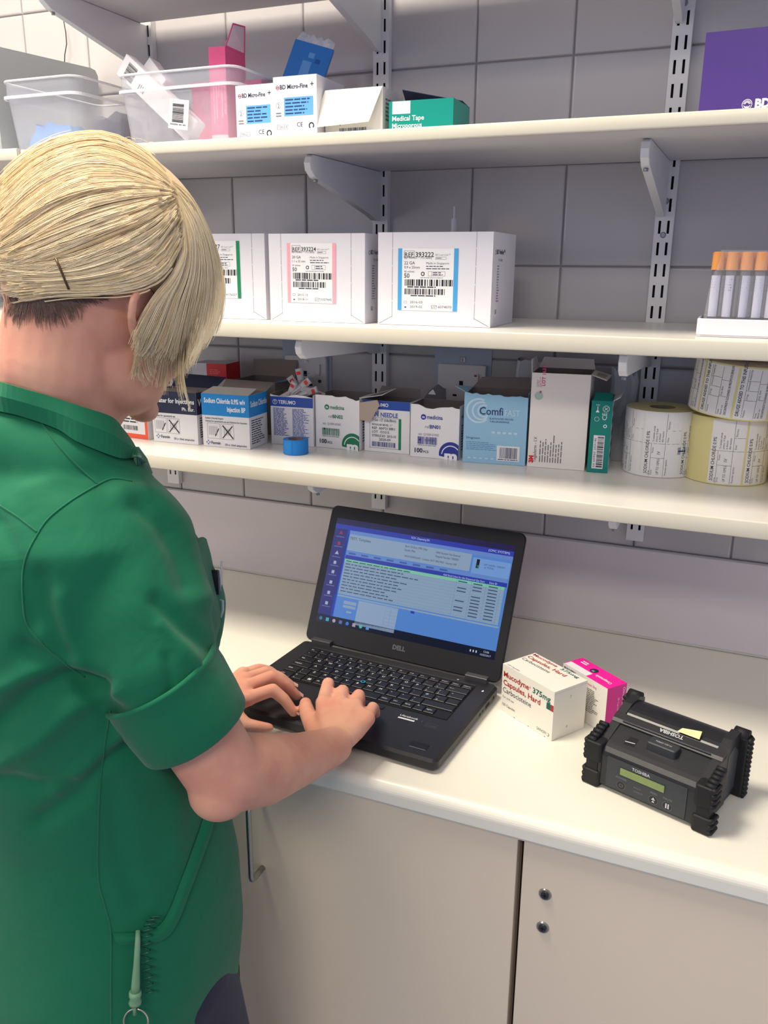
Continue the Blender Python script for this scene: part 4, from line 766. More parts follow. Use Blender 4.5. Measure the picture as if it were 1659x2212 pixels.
pr.poly([(0.107, 0.0 - 0.010), (0.111, -0.010), (0.109, -0.0125)], KP)
pr.text('Ultrabook', 0.0785, -0.1460, 0.0048, KP, bold=0.01, width=0.027); pr.rect(0.0785, -0.1525, 0.103, -0.1490, KP); pr.text('i', 0.112, -0.1475, 0.0045, GREY()); pr.frame(0.120, -0.156, 0.136, -0.146, 0.0004, col('dim_print', (84, 86, 92))); pr.text('CORE', 0.1215, -0.1535, 0.0036, col('dim_print', (84, 86, 92)))
b.build('base', lap)
for sx in (-1, 1):
    for sy in (-0.2, -0.02):
        q = MB(); q.cyl((sx * 0.14, sy, 0.0002), 0.006, 0.0034, mat('rubber', (20, 20, 22), 0.8), n=16); q.build('rubber_foot', lap)
kb = MB(); kb.box((-0.1395, -0.1270, H0 + 0.0005), (0.1400, -0.0200, H0 + 0.0008), mat('key_well', (18, 18, 22), 0.5)); kbo = kb.build('keyboard', lap)
b = MB(); b.rbox((-0.0500, -0.205, H0 + 0.0002), (0.0500, -0.148, H0 + 0.0006), 0.003, mat('touchpad', (30, 30, 36), 0.35)); b.box((-0.050, -0.142, H0 + 0.0002), (0.050, -0.1345, H0 + 0.0009), LK); b.build('touchpad', lap)
def key(x0, x1, yc, tx, hh=0.0165, tw=None, small=False):
    b = MB(); a, e = x0 + 0.0009, x1 - 0.0009; y0, y1 = yc - hh / 2 + 0.0009, yc + hh / 2 - 0.0009; z = H0 + 0.0009
    q0 = [(a, y0, z), (e, y0, z), (e, y1, z), (a, y1, z)]; q1 = [(a, y0, z + 0.0010), (e, y0, z + 0.0010), (e, y1, z + 0.0010), (a, y1, z + 0.0010)]; q2 = [(a + 0.0008, y0 + 0.0008, z + 0.0015), (e - 0.0008, y0 + 0.0008, z + 0.0015), (e - 0.0008, y1 - 0.0008, z + 0.0015), (a + 0.0008, y1 - 0.0008, z + 0.0015)]
    b.loft([q0, q1, q2], LK, cap=True)
    if tx:
        p = Print(b, plane_fn((0, 0, z + 0.0015), (1, 0, 0), (0, 1, 0)), 0.0001)
        s = 0.0030 if len(tx) > 1 else 0.0046
        if len(tx) == 2 and not small: p.text(tx[0], a + 0.003, y1 - 0.0055, 0.0034, KP); p.text(tx[1], a + 0.003, y0 + 0.0015, 0.0034, KP)
        elif small: p.text(tx, a + 0.0022, yc - 0.001, 0.0028, KP)
        else: p.text(tx, a + 0.0030, yc + (0.0015 if len(tx) == 1 else -0.0005), s, KP, bold=0.01)
    b.build('key', kbo)
PT = 0.0187
x = -0.1378
for t in ('Esc', 'F1', 'F2', 'F3', 'F4', 'F5', 'F6', 'F7', 'F8', 'F9', 'F10', 'F11', 'F12', 'PrtScr', 'Insert', 'Delete'): key(x, x + 0.01735, -0.0285, t, hh=0.0115, small=True); x += 0.01735
x = -0.1378
for t in ('¬`', '!1', '"2', '£3', '$4', '%5', '^6', '&7', '*8', '(9', ')0', '_-', '+='): key(x, x + PT, -0.0440, t); x += PT
key(x, 0.1398, -0.0440, '<----', small=False)
x = -0.1378; key(x, x + 0.0282, -0.0610, 'Tab'); x += 0.0282
for t in 'QWERTYUIOP': key(x, x + PT, -0.0610, t); x += PT
for t in ('{[', '}]'): key(x, x + PT, -0.0610, t); x += PT
key(x, 0.1398, -0.0610, '<-')
x = -0.1378; key(x, x + 0.0330, -0.0792, 'CapsLk'); x += 0.0330
for t in 'ASDFGHJKL': key(x, x + PT, -0.0792, t); x += PT
for t in (':;', '@\'', '~#'): key(x, x + PT, -0.0792, t); x += PT
key(x, 0.1398, -0.0792, '')
x = -0.1378; key(x, x + 0.0232, -0.0974, 'Shift'); x += 0.0232; key(x, x + PT, -0.0974, '|\\'); x += PT
for t in 'ZXCVBNM': key(x, x + PT, -0.0974, t); x += PT
for t in ('<,', '>.', '?/'): key(x, x + PT, -0.0974, t); x += PT
key(x, 0.1398, -0.0974, '')
x = -0.1378
for t, wd in (('Ctrl', 0.0235), ('Fn', 0.0187), ('', 0.0187), ('Alt', 0.0187), ('', 0.0900), ('AltGr', 0.0187), ('Ctrl', 0.0187), ('PgUp', 0.0165), ('^', 0.0165), ('PgDn', 0.0165)):
    key(x, x + wd, -0.1156, t, small=len(t) > 3); x += wd
b = MB(); p_ = Print(b, plane_fn((0, 0, H0 + 0.0024), (1, 0, 0), (0, 1, 0)), 0.0002)
for i in range(2):
    for j in range(2): p_.rect(-0.0872 + i * 0.0027, -0.1190 + j * 0.0027, -0.0848 + i * 0.0027, -0.1166 + j * 0.0027, KP)
b.build('key_mark', kbo)
b = MB(); b.cyl((-0.0098, -0.0882, H0 + 0.0009), 0.0034, 0.0026, LK, n=20); p_ = Print(b, plane_fn((-0.0098, -0.0882, H0 + 0.0036), (1, 0, 0), (0, 1, 0))); p_.ring(0, 0, 0.0024, 0.0036, mat('track_blue', (40, 170, 214), 0.4)); b.build('pointing_stick', lap, label='pointing stick with blue ring')
for sx in (-1, 1):
    b = MB(); b.rbox((sx * 0.134 - 0.0175, -0.0035, H0 - 0.002), (sx * 0.134 + 0.0175, 0.0075, H0 + 0.0075), 0.002, mat('hinge_grey', (62, 62, 68), 0.35), n=3, axis=0); b.build('hinge', lap)
# lid
TL = radians(24.8); lidT = Matrix.Translation((0, 0.0035, H0 + 0.0010)) @ Matrix.Rotation(-TL, 4, 'X')
def T_(mb, name, parent, label=None):
    mb.v = [tuple(lidT @ Vector(v)) for v in mb.v]; return mb.build(name, parent, label=label)
b = MB(); b.rbox((-0.1685, 0.0002, 0.0), (0.1685, 0.0062, 0.2265), 0.011, LBZ, n=8, axis=1)
pr = Print(b, plane_fn((0, 0.0002, 0), (1, 0, 0), (0, 0, 1)), 0.0002)
pr.text('DELL', 0.0, 0.0155, 0.0070, mat('logo_grey', (120, 124, 130), 0.3, 0.6), 'c', 0.05, width=0.022)
lid = T_(b, 'lid', lap)
def em(n, rgb, s=1.0): return mat('screen_' + n, (8, 8, 12), 0.25, emit=(rgb, s))
b = MB(); pr = Print(b, plane_fn((-0.1545, 0.0001, 0.0325), (1, 0, 0), (0, 0, 1)), 0.0001); SW, SH = 0.3090, 0.1735
def sr(x0, y0, x1, y1, m): pr.rect(x0 * SW, (1 - y1) * SH, x1 * SW, (1 - y0) * SH, m)
def st(t, x, y, h, m, wd=None, al='l', bold=0): pr.text(t, x * SW, (1 - y) * SH, h * SH, m, al, bold, width=wd * SW if wd else None)
E_navy, E_dk, E_lb, E_pale, E_txt, E_mid, E_gr, E_task, E_w = em('navy', (36, 38, 112), .9), em('dark', (14, 16, 36), .9), em('blue', (80, 128, 200), .9), em('pale', (134, 156, 182), .9), em('text', (28, 34, 70), .6), em('midblue', (40, 52, 150), .9), em('green', (120, 190, 160), .9), em('task', (12, 18, 44), .8), em('white', (190, 205, 225), .9)
sr(0, 0, 1, 1, E_lb); pr.up()
sr(0, 0, 1, 0.055, em('dark_purple', (28, 26, 72), .9)); sr(0, 0.055, 1, 0.10, E_midn := em('title', (40, 56, 160), .9)); sr(0.09, 0.10, 1, 0.135, em('ribbon', (96, 130, 196), .9)); sr(0, 0.10, 0.09, 0.93, E_navy); sr(0.078, 0.10, 0.094, 0.93, em('brightedge', (44, 84, 190), .9)); sr(0, 0.925, 1, 1, E_task)
sr(0.095, 0.135, 0.79, 0.29, E_pale); sr(0.80, 0.16, 0.995, 0.30, em('pale2', (110, 150, 206), .9)); sr(0.095, 0.300, 0.99, 0.335, em('ribbon', (96, 130, 196), .9)); sr(0.095, 0.335, 0.995, 0.372, E_midn); sr(0.095, 0.372, 0.985, 0.40, E_gr); sr(0.095, 0.40, 0.985, 0.705, em('grid', (132, 156, 182), .9))
sr(0.095, 0.715, 0.99, 0.73, em('grid', (132, 156, 182), .9)); sr(0.225, 0.735, 0.455, 0.96, em('form', (138, 160, 190), .9)); sr(0.14, 0.76, 0.215, 0.79, E_pale); sr(0.14, 0.80, 0.215, 0.825, E_pale); sr(0.165, 0.85, 0.195, 0.868, E_pale)
pr.up(); dkl = E_txt
st('TEST, Template', 0.10, 0.185, 0.026, dkl, 0.125); st('Born 25-Dec-1990 (26y)', 0.425, 0.170, 0.020, dkl, 0.125); st('Gender Male', 0.425, 0.205, 0.020, dkl, 0.06); st('NHS Number Not Entered', 0.600, 0.180, 0.020, dkl, 0.13); st('Hospital Number T000001', 0.600, 0.215, 0.020, dkl, 0.125)
st('WOLF DISPENSARY - Location: NOT SPECIFIED - Security: NSP', 0.43, 0.26, 0.018, dkl, 0.29); st('KCH - Dispensing EN', 0.45, 0.085, 0.020, E_w, 0.10); st('(CMC SYSTEM)', 0.87, 0.085, 0.020, E_w, 0.11); st('LAST LOGON - 15/02/2017', 0.86, 0.215, 0.016, dkl, 0.11); st('at TOTAL', 0.865, 0.24, 0.016, dkl, 0.05)
sr(0.82, 0.17, 0.836, 0.25, E_dk); sr(0.825, 0.225, 0.835, 0.245, em('lime', (60, 200, 120), 1)); st('Add Stock Lines for this Dispensed Qty Start', 0.66, 0.365, 0.018, E_w, 0.22); st('Date ID', 0.905, 0.365, 0.018, E_w, 0.04)
for k in range(8): sr(0.11 + k * 0.075, 0.308, 0.112 + k * 0.075 + 0.04, 0.325, em('tooltext', (60, 90, 160), .9))
R = random.Random(5)
for i in range(11):
    y = 0.382 + i * 0.0285; L = R.uniform(0.22, 0.42); x = 0.105
    while x < 0.105 + L: wl = R.uniform(0.012, 0.04); sr(x, y + 0.004, x + wl, y + 0.013, em('rowtext', (60, 78, 110), .9)); x += wl + 0.006
    for cx, pp in ((0.745, 0.5), (0.825, 0.95), (0.905, 0.95)):
        if R.random() < pp: sr(cx, y + 0.004, cx + 0.048, y + 0.014, em('rowtext', (60, 78, 110), .9))
    sr(0.095, y + 0.0215, 0.985, y + 0.0228, em('gridline', (104, 132, 170), .9))
for cx in (0.735, 0.815, 0.89, 0.965): sr(cx, 0.372, cx + 0.0015, 0.705, em('gridline', (104, 132, 170), .9))
for i in range(6): sr(0.385, 0.745 + i * 0.032, 0.45, 0.7465 + i * 0.032, em('gridline', (104, 132, 170), .9))
for cx in (0.385, 0.415): sr(cx, 0.745, cx + 0.0012, 0.91, em('gridline', (104, 132, 170), .9))
sr(0.525, 0.73, 0.545, 0.752, E_midn); 
for i, y in enumerate((0.15, 0.245, 0.345, 0.43, 0.52, 0.62, 0.72, 0.82)):
    c_ = em('redicon', (150, 44, 60), .9) if i < 2 else em('icon', (170, 180, 200), .8); cx = 0.04
    pr.poly([((cx - 0.012) * SW, (1 - y) * SH), ((cx + 0.012) * SW, (1 - y) * SH), (cx * SW, (1 - y + 0.035) * SH)], c_) if i in (0, 2) else sr(cx - 0.008, y - 0.02, cx + 0.008, y + 0.01, c_)
    sr(0.015, y + 0.022, 0.065, y + 0.030, em('dimtext', (100, 108, 160), .8))
for i, cc in enumerate(((60, 120, 150), (60, 170, 200), (170, 170, 180), (90, 110, 170), (60, 120, 220), (180, 160, 170), (80, 190, 180), (90, 150, 220))):
    x = 0.015 + i * 0.040; pr.disc((x + 0.01) * SW, 0.036 * SH, 0.0030, em('ti%d' % i, cc, .8), n=10) if i % 2 == 0 else sr(x + 0.001, 0.948, x + 0.019, 0.980, em('ti%d' % i, cc, .8))
st('12:06', 0.94, 0.957, 0.018, E_w); st('15/02/2017', 0.925, 0.985, 0.016, E_w)
for x in (0.87, 0.885, 0.90): sr(x, 0.953, x + 0.006, 0.972, E_w)
T_(b, 'screen', lid, 'lit display')

# ------------------------------------------------------------------ portable label printer
PB = mat('printer_black', (40, 41, 46), 0.42, bump=0.05, bump_s=500); PR_ = mat('printer_rubber', (24, 25, 29), 0.6); PG = mat('printer_panel', (56, 60, 66), 0.45); PT_ = col('printer_print', (196, 198, 204))
prn = empty('label_printer', (0.3176, -0.472, WT), -0.3342, 'black rugged portable label printer with ribbed corner guards, on the right of the worktop', 'printer')
PW, PD, PH = 0.1594, 0.1128, 0.086
b = MB(); X0, X1 = 0.011, PW - 0.011
prof = [(0.004, 0.0065), (0.004, 0.045), (0.0055, 0.051), (0.010, 0.0555), (0.016, 0.058), (0.050, 0.070), (0.056, 0.072), (0.108, 0.070), (0.1105, 0.064), (0.1105, 0.0065)]
b.loft([[(X0 + 0.002, y, z) for y, z in prof], [(X1 - 0.002, y, z) for y, z in prof]], PB, cap=True)
# cheeks
for xa, xb in ((X0, X0 + 0.011), (X1 - 0.011, X1)):
    pc = [(0.003, 0.006), (0.003, 0.045), (0.005, 0.052), (0.012, 0.057), (0.048, 0.0715), (0.058, 0.0775), (0.075, 0.0845), (0.098, 0.086), (0.1118, 0.080), (0.1118, 0.006)]
    b.loft([[(xa, y, z) for y, z in pc], [(xb, y, z) for y, z in pc]], PB, cap=True)
# crossbar carrying the name and a groove line
b.loft([[(X0, y, z) for y, z in ((0.046, 0.0675), (0.045, 0.0712), (0.0485, 0.0745), (0.058, 0.0780), (0.060, 0.0700))], [(X1, y, z) for y, z in ((0.046, 0.0675), (0.045, 0.0712), (0.0485, 0.0745), (0.058, 0.0780), (0.060, 0.0700))]], PB, cap=True)
b.tube([(X0 + 0.014, 0.0465, 0.0745), (X1 - 0.014, 0.0465, 0.0745)], 0.0009, mat('printer_edge', (84, 86, 94), 0.4), n=8)
sl = Vector((0, 0.0095, 0.0037)).normalized(); pp = Print(b, plane_fn((PW / 2, 0.0490, 0.0748), (-1, 0, 0), tuple(-sl)), 0.0004); pp.text('TOSHIBA', -0.004, -0.0076, 0.0052, PT_, 'c', 0.035, width=0.0300)
sf = Vector((0, 0.034, 0.012)).normalized(); pf = Print(b, plane_fn((0, 0.016, 0.058), (1, 0, 0), tuple(sf)), 0.0003); pf.poly([(0.040, 0.006), (0.053, 0.006), (0.053, 0.020), (0.042, 0.020)], DARK); pf.up().poly([(0.040, 0.0095), (0.052, 0.0112), (0.052, 0.0122), (0.040, 0.0105)], col('printer_white', (210, 210, 216)))
# side door on the right cheek
b.rbox((X1 - 0.001, 0.030, 0.008), (X1 + 0.0028, 0.062, 0.052), 0.0012, PB, axis=0, n=2)
b.add([(X1 + 0.0003, 0.066, 0.012), (X1 + 0.0003, 0.100, 0.012), (X1 + 0.0003, 0.100, 0.060), (X1 + 0.0003, 0.082, 0.074), (X1 + 0.0003, 0.066, 0.068)], [(0, 1, 2, 3, 4)], mat('printer_side_grey', (70, 72, 78), 0.4))
b.build('case', prn)
b = MB(); cov = []
for k in range(13):
    t = pi * (0.93 - 0.90 * k / 12); cov.append((0.0835 + 0.0265 * cos(t), 0.0695 + 0.0135 * sin(t)))
b.loft([[(X0 + 0.0112, y, z) for y, z in cov], [(X1 - 0.0112, y, z) for y, z in cov]], mat('printer_cover', (34, 35, 40), 0.3), cap=True, smooth=False); b.build('roll_cover', prn, label='glossy rounded roll cover')
b = MB(); b.loft([[(0.088, 0.0600, 0.0795), (0.099, 0.0600, 0.0795), (0.115, 0.0600, 0.0795)], [(0.092, 0.0645, 0.0835), (0.104, 0.066, 0.0852), (0.1145, 0.0675, 0.0865)]], mat('label_strip_yellow', (232, 224, 160), 0.5), closed=False); b.build('paper_end', prn, label='pale yellow label end')
b = MB(); b.rbox((0.066, 0.0255, 0.0600), (0.102, 0.0425, 0.0725), 0.003, PG, n=4); q = Print(b, plane_fn((0.084, 0.034, 0.0725), (-1, 0, 0), (0, -1, 0)), 0.0003); q.text('PUSH OPEN', 0, -0.0015, 0.0034, PT_, 'c', width=0.019)
o = b.build('open_button', prn); 
b = MB(); b.box((0.030, 0.0030, 0.0075), (0.129, 0.0039, 0.0475), PG); q = Print(b, plane_fn((0, 0.0030, 0), (1, 0, 0), (0, 0, 1)), 0.0002)
q.text('TOSHIBA', 0.073, 0.0415, 0.0040, PT_, 'c', 0.02, width=0.0225); q.rect(0.046, 0.0285, 0.104, 0.0400, mat('lcd_rim', (40, 48, 52), 0.4)); q.up()
for cx, t in ((0.050, 'POWER'), (0.091, 'FEED'), (0.108, 'PAUSE')): q.text(t, cx, 0.0240 if t == 'POWER' else 0.0225, 0.0028, GREY(), 'c', 0.01)
for cx, cz in ((0.050, 0.0160), (0.091, 0.0150), (0.108, 0.0150)): q.disc(cx, cz, 0.0054, mat('button_dark', (30, 32, 36), 0.35)); q.ring(cx, cz, 0.0054, 0.0057, GREY())
q.up(); q.ring(0.050, 0.0160, 0.0019, 0.0024, GREY(), a0=2.2, a1=7.2, n=14); q.rect(0.0498, 0.0160, 0.0502, 0.0188, GREY())
q.poly([(0.0885, 0.0150), (0.0935, 0.0150), (0.0910, 0.0186)], PT_); q.poly([(0.0890, 0.0118), (0.0930, 0.0118), (0.0910, 0.0146)], PT_)
for dx in (-0.0022, 0.0006): q.rect(0.108 + dx, 0.0118, 0.108 + dx + 0.0017, 0.0182, PT_)
q.text('READY', 0.066, 0.0200, 0.0022, GREY()); q.text('CHARGE', 0.066, 0.0150, 0.0022, GREY())
pnl = b.build('control_panel', prn)
b = MB(); b.box((0.0475, 0.0024, 0.0300), (0.1025, 0.0029, 0.0390), mat('lcd_green', (132, 150, 92), 0.2, noise_s=90, noise_a=0.12)); b.build('display', pnl, label='yellow-green lcd window')
def guard(cx, cy, sx, sy, z0, z1, name='corner_guard', cap=False, fr=True):
    """block on a corner; outer edges scalloped"""
    b = MB(); a = 0.0085
    xa, xb = sorted((cx, cx + sx * 0.022)); ya, yb = sorted((cy, cy + sy * (0.020 if fr else 0.015)))
    b.rbox((xa, ya, z0), (xb, yb, z1), 0.004, PR_, n=4)
    n = int((z1 - z0) / 0.0058)
    for k in range(n):
        z = z0 + 0.0035 + k * (z1 - z0 - 0.006) / max(1, n - 1); rr_ = 0.0030
        b.tube([(cx + sx * 0.001 - sx * 0.0005, cy + sy * (0.019 if fr else 0.014), z), (cx + sx * 0.0002, cy + sy * 0.004, z), (cx + sx * 0.004, cy + sy * 0.0002, z)] if not fr else [(cx + sx * 0.0002, cy + sy * 0.018, z), (cx + sx * 0.0002, cy + sy * 0.004, z), (cx + sx * 0.003, cy + sy * 0.0008, z)], rr_, PR_, n=8)
    if cap:
        b.tube([(cx + sx * 0.003, cy + sy * 0.0075, z1 + 0.0010), (cx + sx * 0.020, cy + sy * 0.0075, z1 + 0.0010)], 0.0078, PR_, n=18)
    return b.build(name, prn)
for cx, sx in ((0.0, 1), (PW, -1)):
    guard(cx, 0.0, sx, 1, 0.0005, 0.0215); guard(cx, 0.0, sx, 1, 0.0335, 0.0600)
    b = MB(); xa, xb = sorted((cx + sx * 0.003, cx + sx * 0.018)); b.box((xa, 0.002, 0.0215), (xb, 0.016, 0.0335), PR_)
    # ribs climbing over the shoulder
    xs = sorted((cx + sx * 0.001, cx + sx * 0.012))
    for k in range(5):
        y = 0.006 + k * 0.0070; z = 0.0600 + k * 0.0020; b.tube([(xs[0], y, z), (xs[1], y, z)], 0.0034, PR_, n=10)
    b.loft([[(x, 0.003, 0.040) , (x, 0.003, 0.0595), (x, 0.036, 0.0685), (x, 0.036, 0.050)] for x in xs], PR_, cap=True)
    b.build('guard_strap', prn)
    guard(cx, PD, sx, -1, 0.0005, 0.0790, cap=True, fr=False)
# ------------------------------------------------------------------ the person
def evalmesh(mb, voxel, smooth=0, fac=0.5):
    me = bpy.data.meshes.new('tmp'); me.from_pydata(mb.v, [], mb.f); me.update()
    o = bpy.data.objects.new('tmp', me); COL.objects.link(o)
    r = o.modifiers.new('r', 'REMESH'); r.mode = 'VOXEL'; r.voxel_size = voxel; r.use_smooth_shade = True
    if smooth: s = o.modifiers.new('s', 'SMOOTH'); s.iterations = smooth; s.factor = fac
    dg = bpy.context.evaluated_depsgraph_get(); out = bpy.data.meshes.new_from_object(o.evaluated_get(dg))
    bpy.data.objects.remove(o); bpy.data.meshes.remove(me); return out
DM = mat('skin', (214, 160, 138), 0.5)
def ell(b, c, ax, rad, seg=28, rings=18):
    c = Vector(c); ax = [Vector(a) for a in ax]; R_ = []
    for i in range(rings + 1):
        ph = pi * i / rings; ph = max(0.02, min(pi - 0.02, ph)); q = []
        for j in range(seg):
            th = 2 * pi * j / seg; q.append(tuple(c + ax[0] * rad[0] * sin(ph) * cos(th) + ax[1] * rad[1] * sin(ph) * sin(th) + ax[2] * rad[2] * cos(ph)))
        R_.append(q[::-1])
    b.loft(R_, DM, cap=True)
XYZ = ((1, 0, 0), (0, 1, 0), (0, 0, 1))
def caps(b, pts, rs, flat=None):
    """chain of tapered capsules through pts"""
    for i in range(len(pts) - 1):
        a, c = Vector(pts[i]), Vector(pts[i + 1]); r0, r1 = rs[i], rs[i + 1]; n = 6; R_ = []; d = (c - a).normalized(); x = d.orthogonal().normalized(); y = d.cross(x)
        L = (c - a).length; prof = [(-r0 * cos(t), r0 * sin(t)) for t in [pi / 2 * k / n for k in range(1, n + 1)]] + [(L + r1 * sin(t), r1 * cos(t)) for t in [pi / 2 * k / n for k in range(0, n)]]
        prof = [(-r0, r0 * 0.02)] + prof + [(L + r1, r1 * 0.02)]
        for s_, rr_ in prof: R_.append([tuple(a + d * s_ + x * rr_ * cos(2 * pi * k / 20) + y * rr_ * sin(2 * pi * k / 20)) for k in range(20)])
        b.loft(R_, DM, cap=True)

yaw, pit, HS = radians(17), radians(18), 0.97
hF = Vector((sin(yaw), cos(yaw), 0)); F_ = hF * cos(pit) - Vector((0, 0, 1)) * sin(pit); U_ = Vector((0, 0, 1)) * cos(pit) + hF * sin(pit); R_h = F_.cross(U_)
HC = P(284, 690, 0.750) - (R_h * 0.074 - F_ * 0.008 - U_ * 0.028) * HS
def hp(r, f, u): return HC + (R_h * r + F_ * f + U_ * u) * HS
AX = (R_h, F_, U_)
tF = Vector((0.11, 0.99, 0)).normalized(); tR = Vector((0.99, -0.11, 0)).normalized()
b = MB()
k = HS
ell(b, hp(0, 0, 0.005), AX, (0.074 * k, 0.093 * k, 0.090 * k)); ell(b, hp(0, 0.026, -0.045), AX, (0.060 * k, 0.066 * k, 0.074 * k)); ell(b, hp(0, 0.034, -0.082), AX, (0.049 * k, 0.050 * k, 0.034 * k))
ell(b, hp(0, 0.074, -0.103), AX, (0.020 * k, 0.015 * k, 0.014 * k)); ell(b, hp(0, 0.084, 0.000), AX, (0.042 * k, 0.012 * k, 0.009 * k)); ell(b, hp(0.030, 0.068, -0.052), AX, (0.024 * k, 0.018 * k, 0.018 * k)); ell(b, hp(-0.030, 0.068, -0.052), AX, (0.024 * k, 0.018 * k, 0.018 * k))
caps(b, [hp(0, 0.088, -0.010), hp(0, 0.106, -0.044)], [0.007, 0.0095]); ell(b, hp(0.009, 0.097, -0.047), AX, (0.007, 0.007, 0.006)); ell(b, hp(-0.009, 0.097, -0.047), AX, (0.007, 0.007, 0.006))
for sg in (1, -1):   # ears
    pts = [(0.074, 0.010, -0.006), (0.077, 0.006, -0.002), (0.082, -0.006, 0.001), (0.088, -0.016, -0.004), (0.091, -0.021, -0.014), (0.088, -0.018, -0.028), (0.080, -0.008, -0.036), (0.0765, 0.000, -0.043), (0.073, 0.005, -0.036)]
    caps(b, [hp(sg * p[0], p[1], p[2]) for p in pts], [0.0034, 0.0036, 0.0038, 0.0040, 0.0040, 0.0040, 0.0050, 0.0052, 0.004]); ell(b, hp(sg * 0.077, -0.006, -0.010), AX, (0.0045, 0.012, 0.020))
NB = P(112, 900, 0.815)
caps(b, [hp(0, -0.032, -0.040), hp(0, -0.030, -0.085), NB + Vector((0, 0, -0.01))], [0.050, 0.0500, 0.061]); caps(b, [hp(0, 0.020, -0.080), NB + tF * 0.025], [0.040, 0.045])
# trunk under the clothes
TC = Vector((-0.165, -0.80, 0))
SHR = P(150, 1115, 0.835); SHL = Vector((-0.355, -0.825, -0.545))
ell(b, TC + Vector((-0.015, -0.02, -0.62)), (tR, tF, (0, 0, 1)), (0.130, 0.085, 0.14)); ell(b, TC + Vector((-0.01, -0.01, -0.83)), (tR, tF, (0, 0, 1)), (0.115, 0.080, 0.16)); ell(b, TC + Vector((-0.01, 0, -1.03)), (tR, tF, (0, 0, 1)), (0.15, 0.11, 0.13))
caps(b, [SHR, NB - Vector((0, 0, 0.06)), SHL], [0.042, 0.05, 0.042])
# right arm
EL = HY(486, 1672, -0.815); WR = HZ(721, 1611, -0.862)
caps(b, [P(165, 1105, 0.812), P(285, 1320, 0.792), P(400, 1535, 0.800), EL], [0.040, 0.041, 0.040, 0.0370]); m1 = EL.lerp(WR, 0.30) + Vector((0, 0, -0.006)); m2 = EL.lerp(WR, 0.62) + Vector((0, 0, -0.006))
caps(b, [EL, m1, m2, WR], [0.0375, 0.0370, 0.0295, 0.0225]); ell(b, EL + Vector((0.0, -0.010, -0.012)), XYZ, (0.030, 0.030, 0.028))
def hand(W, M_, P_, T_, th, tw=1.0):
    for q in 'imrp':
        rr_ = {'i': 0.0092, 'm': 0.0094, 'r': 0.0090, 'p': 0.0080}[q]; D_ = P_[q].lerp(T_[q], 0.55) + Vector((0, 0, 0.004))
        caps(b, [M_[q], P_[q], D_, T_[q]], [rr_ * 1.04, rr_ * 0.96, rr_ * 0.88, rr_ * 0.76]); caps(b, [W.lerp(M_[q], 0.15), W.lerp(M_[q], 0.6), M_[q]], [0.0165, 0.0148, 0.0108])
    for a, c in (('i', 'm'), ('m', 'r'), ('r', 'p')): caps(b, [W, (M_[a] + M_[c]) / 2 - (M_[a] - W).normalized() * 0.006], [0.019, 0.0118])
    caps(b, th, [0.0165 * tw, 0.0125 * tw, 0.0108 * tw, 0.0085 * tw])
KT = -0.8890
M_ = dict(i=HZ(699, 1518, -0.848), m=HZ(735, 1518, -0.846), r=HZ(767, 1526, -0.848), p=HZ(793, 1552, -0.856))
P_ = dict(i=HZ(709, 1468, -0.849), m=HZ(740, 1484, -0.846), r=HZ(775, 1493, -0.849), p=HZ(805, 1519, -0.860))
T_ = {q: P_[q] + (P_[q] - M_[q]).normalized() * l + Vector((dx, 0, 0)) for q, l, dx in (('i', 0.026, -0.002), ('m', 0.024, 0), ('r', 0.022, 0), ('p', 0.020, 0.002))}
for q in T_: T_[q].z = KT + 0.002
for q in P_: P_[q] = P_[q] + Vector((0, 0, -0.006))
hand(WR, M_, P_, T_, [WR + Vector((-0.026, 0.022, -0.004)), HZ(678, 1570, -0.868), HZ(664, 1540, -0.874), HZ(660, 1519, -0.882)])
RH_i = T_
# left arm
EL2 = Vector((-0.395, -0.755, -0.80)); WR2 = HZ(488, 1512, -0.864)
caps(b, [SHL, SHL.lerp(EL2, 0.5), EL2], [0.043, 0.042, 0.037]); caps(b, [EL2, EL2.lerp(WR2, 0.35), EL2.lerp(WR2, 0.7), WR2], [0.037, 0.037, 0.031, 0.0245])
M2 = dict(i=HZ(538, 1508, -0.856), m=HZ(532, 1484, -0.852), r=HZ(530, 1468, -0.854), p=HZ(524, 1456, -0.862))
P2 = dict(i=HZ(589, 1490, -0.854), m=HZ(585, 1462, -0.850), r=HZ(574, 1452, -0.858), p=HZ(560, 1444, -0.866))
T2 = dict(i=HZ(634, 1538, KT + 0.002), m=HZ(641, 1503, KT + 0.002), r=HZ(630, 1482, KT + 0.002), p=HZ(602, 1462, KT + 0.002))
hand(WR2, M2, P2, T2, [WR2 + Vector((0.01, -0.012, -0.004)), HZ(532, 1566, -0.884), HZ(560, 1570, -0.887), HZ(582, 1572, -0.890)], tw=0.72)
# legs and feet
for sx, ky, fy in ((1, 0.05, 0.03), (-1, 0.0, -0.02)):
    hx = TC + tR * 0.085 * sx; kn = hx + tF * (0.03 + ky) + Vector((0, 0, -1.36)); an = hx + tF * (-0.01 + fy) + Vector((0, 0, -1.745))
    caps(b, [hx + Vector((0, 0, -1.06)), kn, an], [0.075, 0.050, 0.033]); caps(b, [an + Vector((0, 0, -0.035)), an + tF * 0.13 + Vector((0, 0, -0.050))], [0.030, 0.024])
body_me = evalmesh(b, 0.0026, 5, 0.5)
SK = bpy.data.materials.new('skin_tone'); SK.use_nodes = True; nt = SK.node_tree; bs = nt.nodes['Principled BSDF']
tc = nt.nodes.new('ShaderNodeTexCoord'); n1 = nt.nodes.new('ShaderNodeTexNoise'); n1.inputs['Scale'].default_value = 22; n1.inputs['Detail'].default_value = 5; nt.links.new(tc.outputs['Object'], n1.inputs['Vector'])
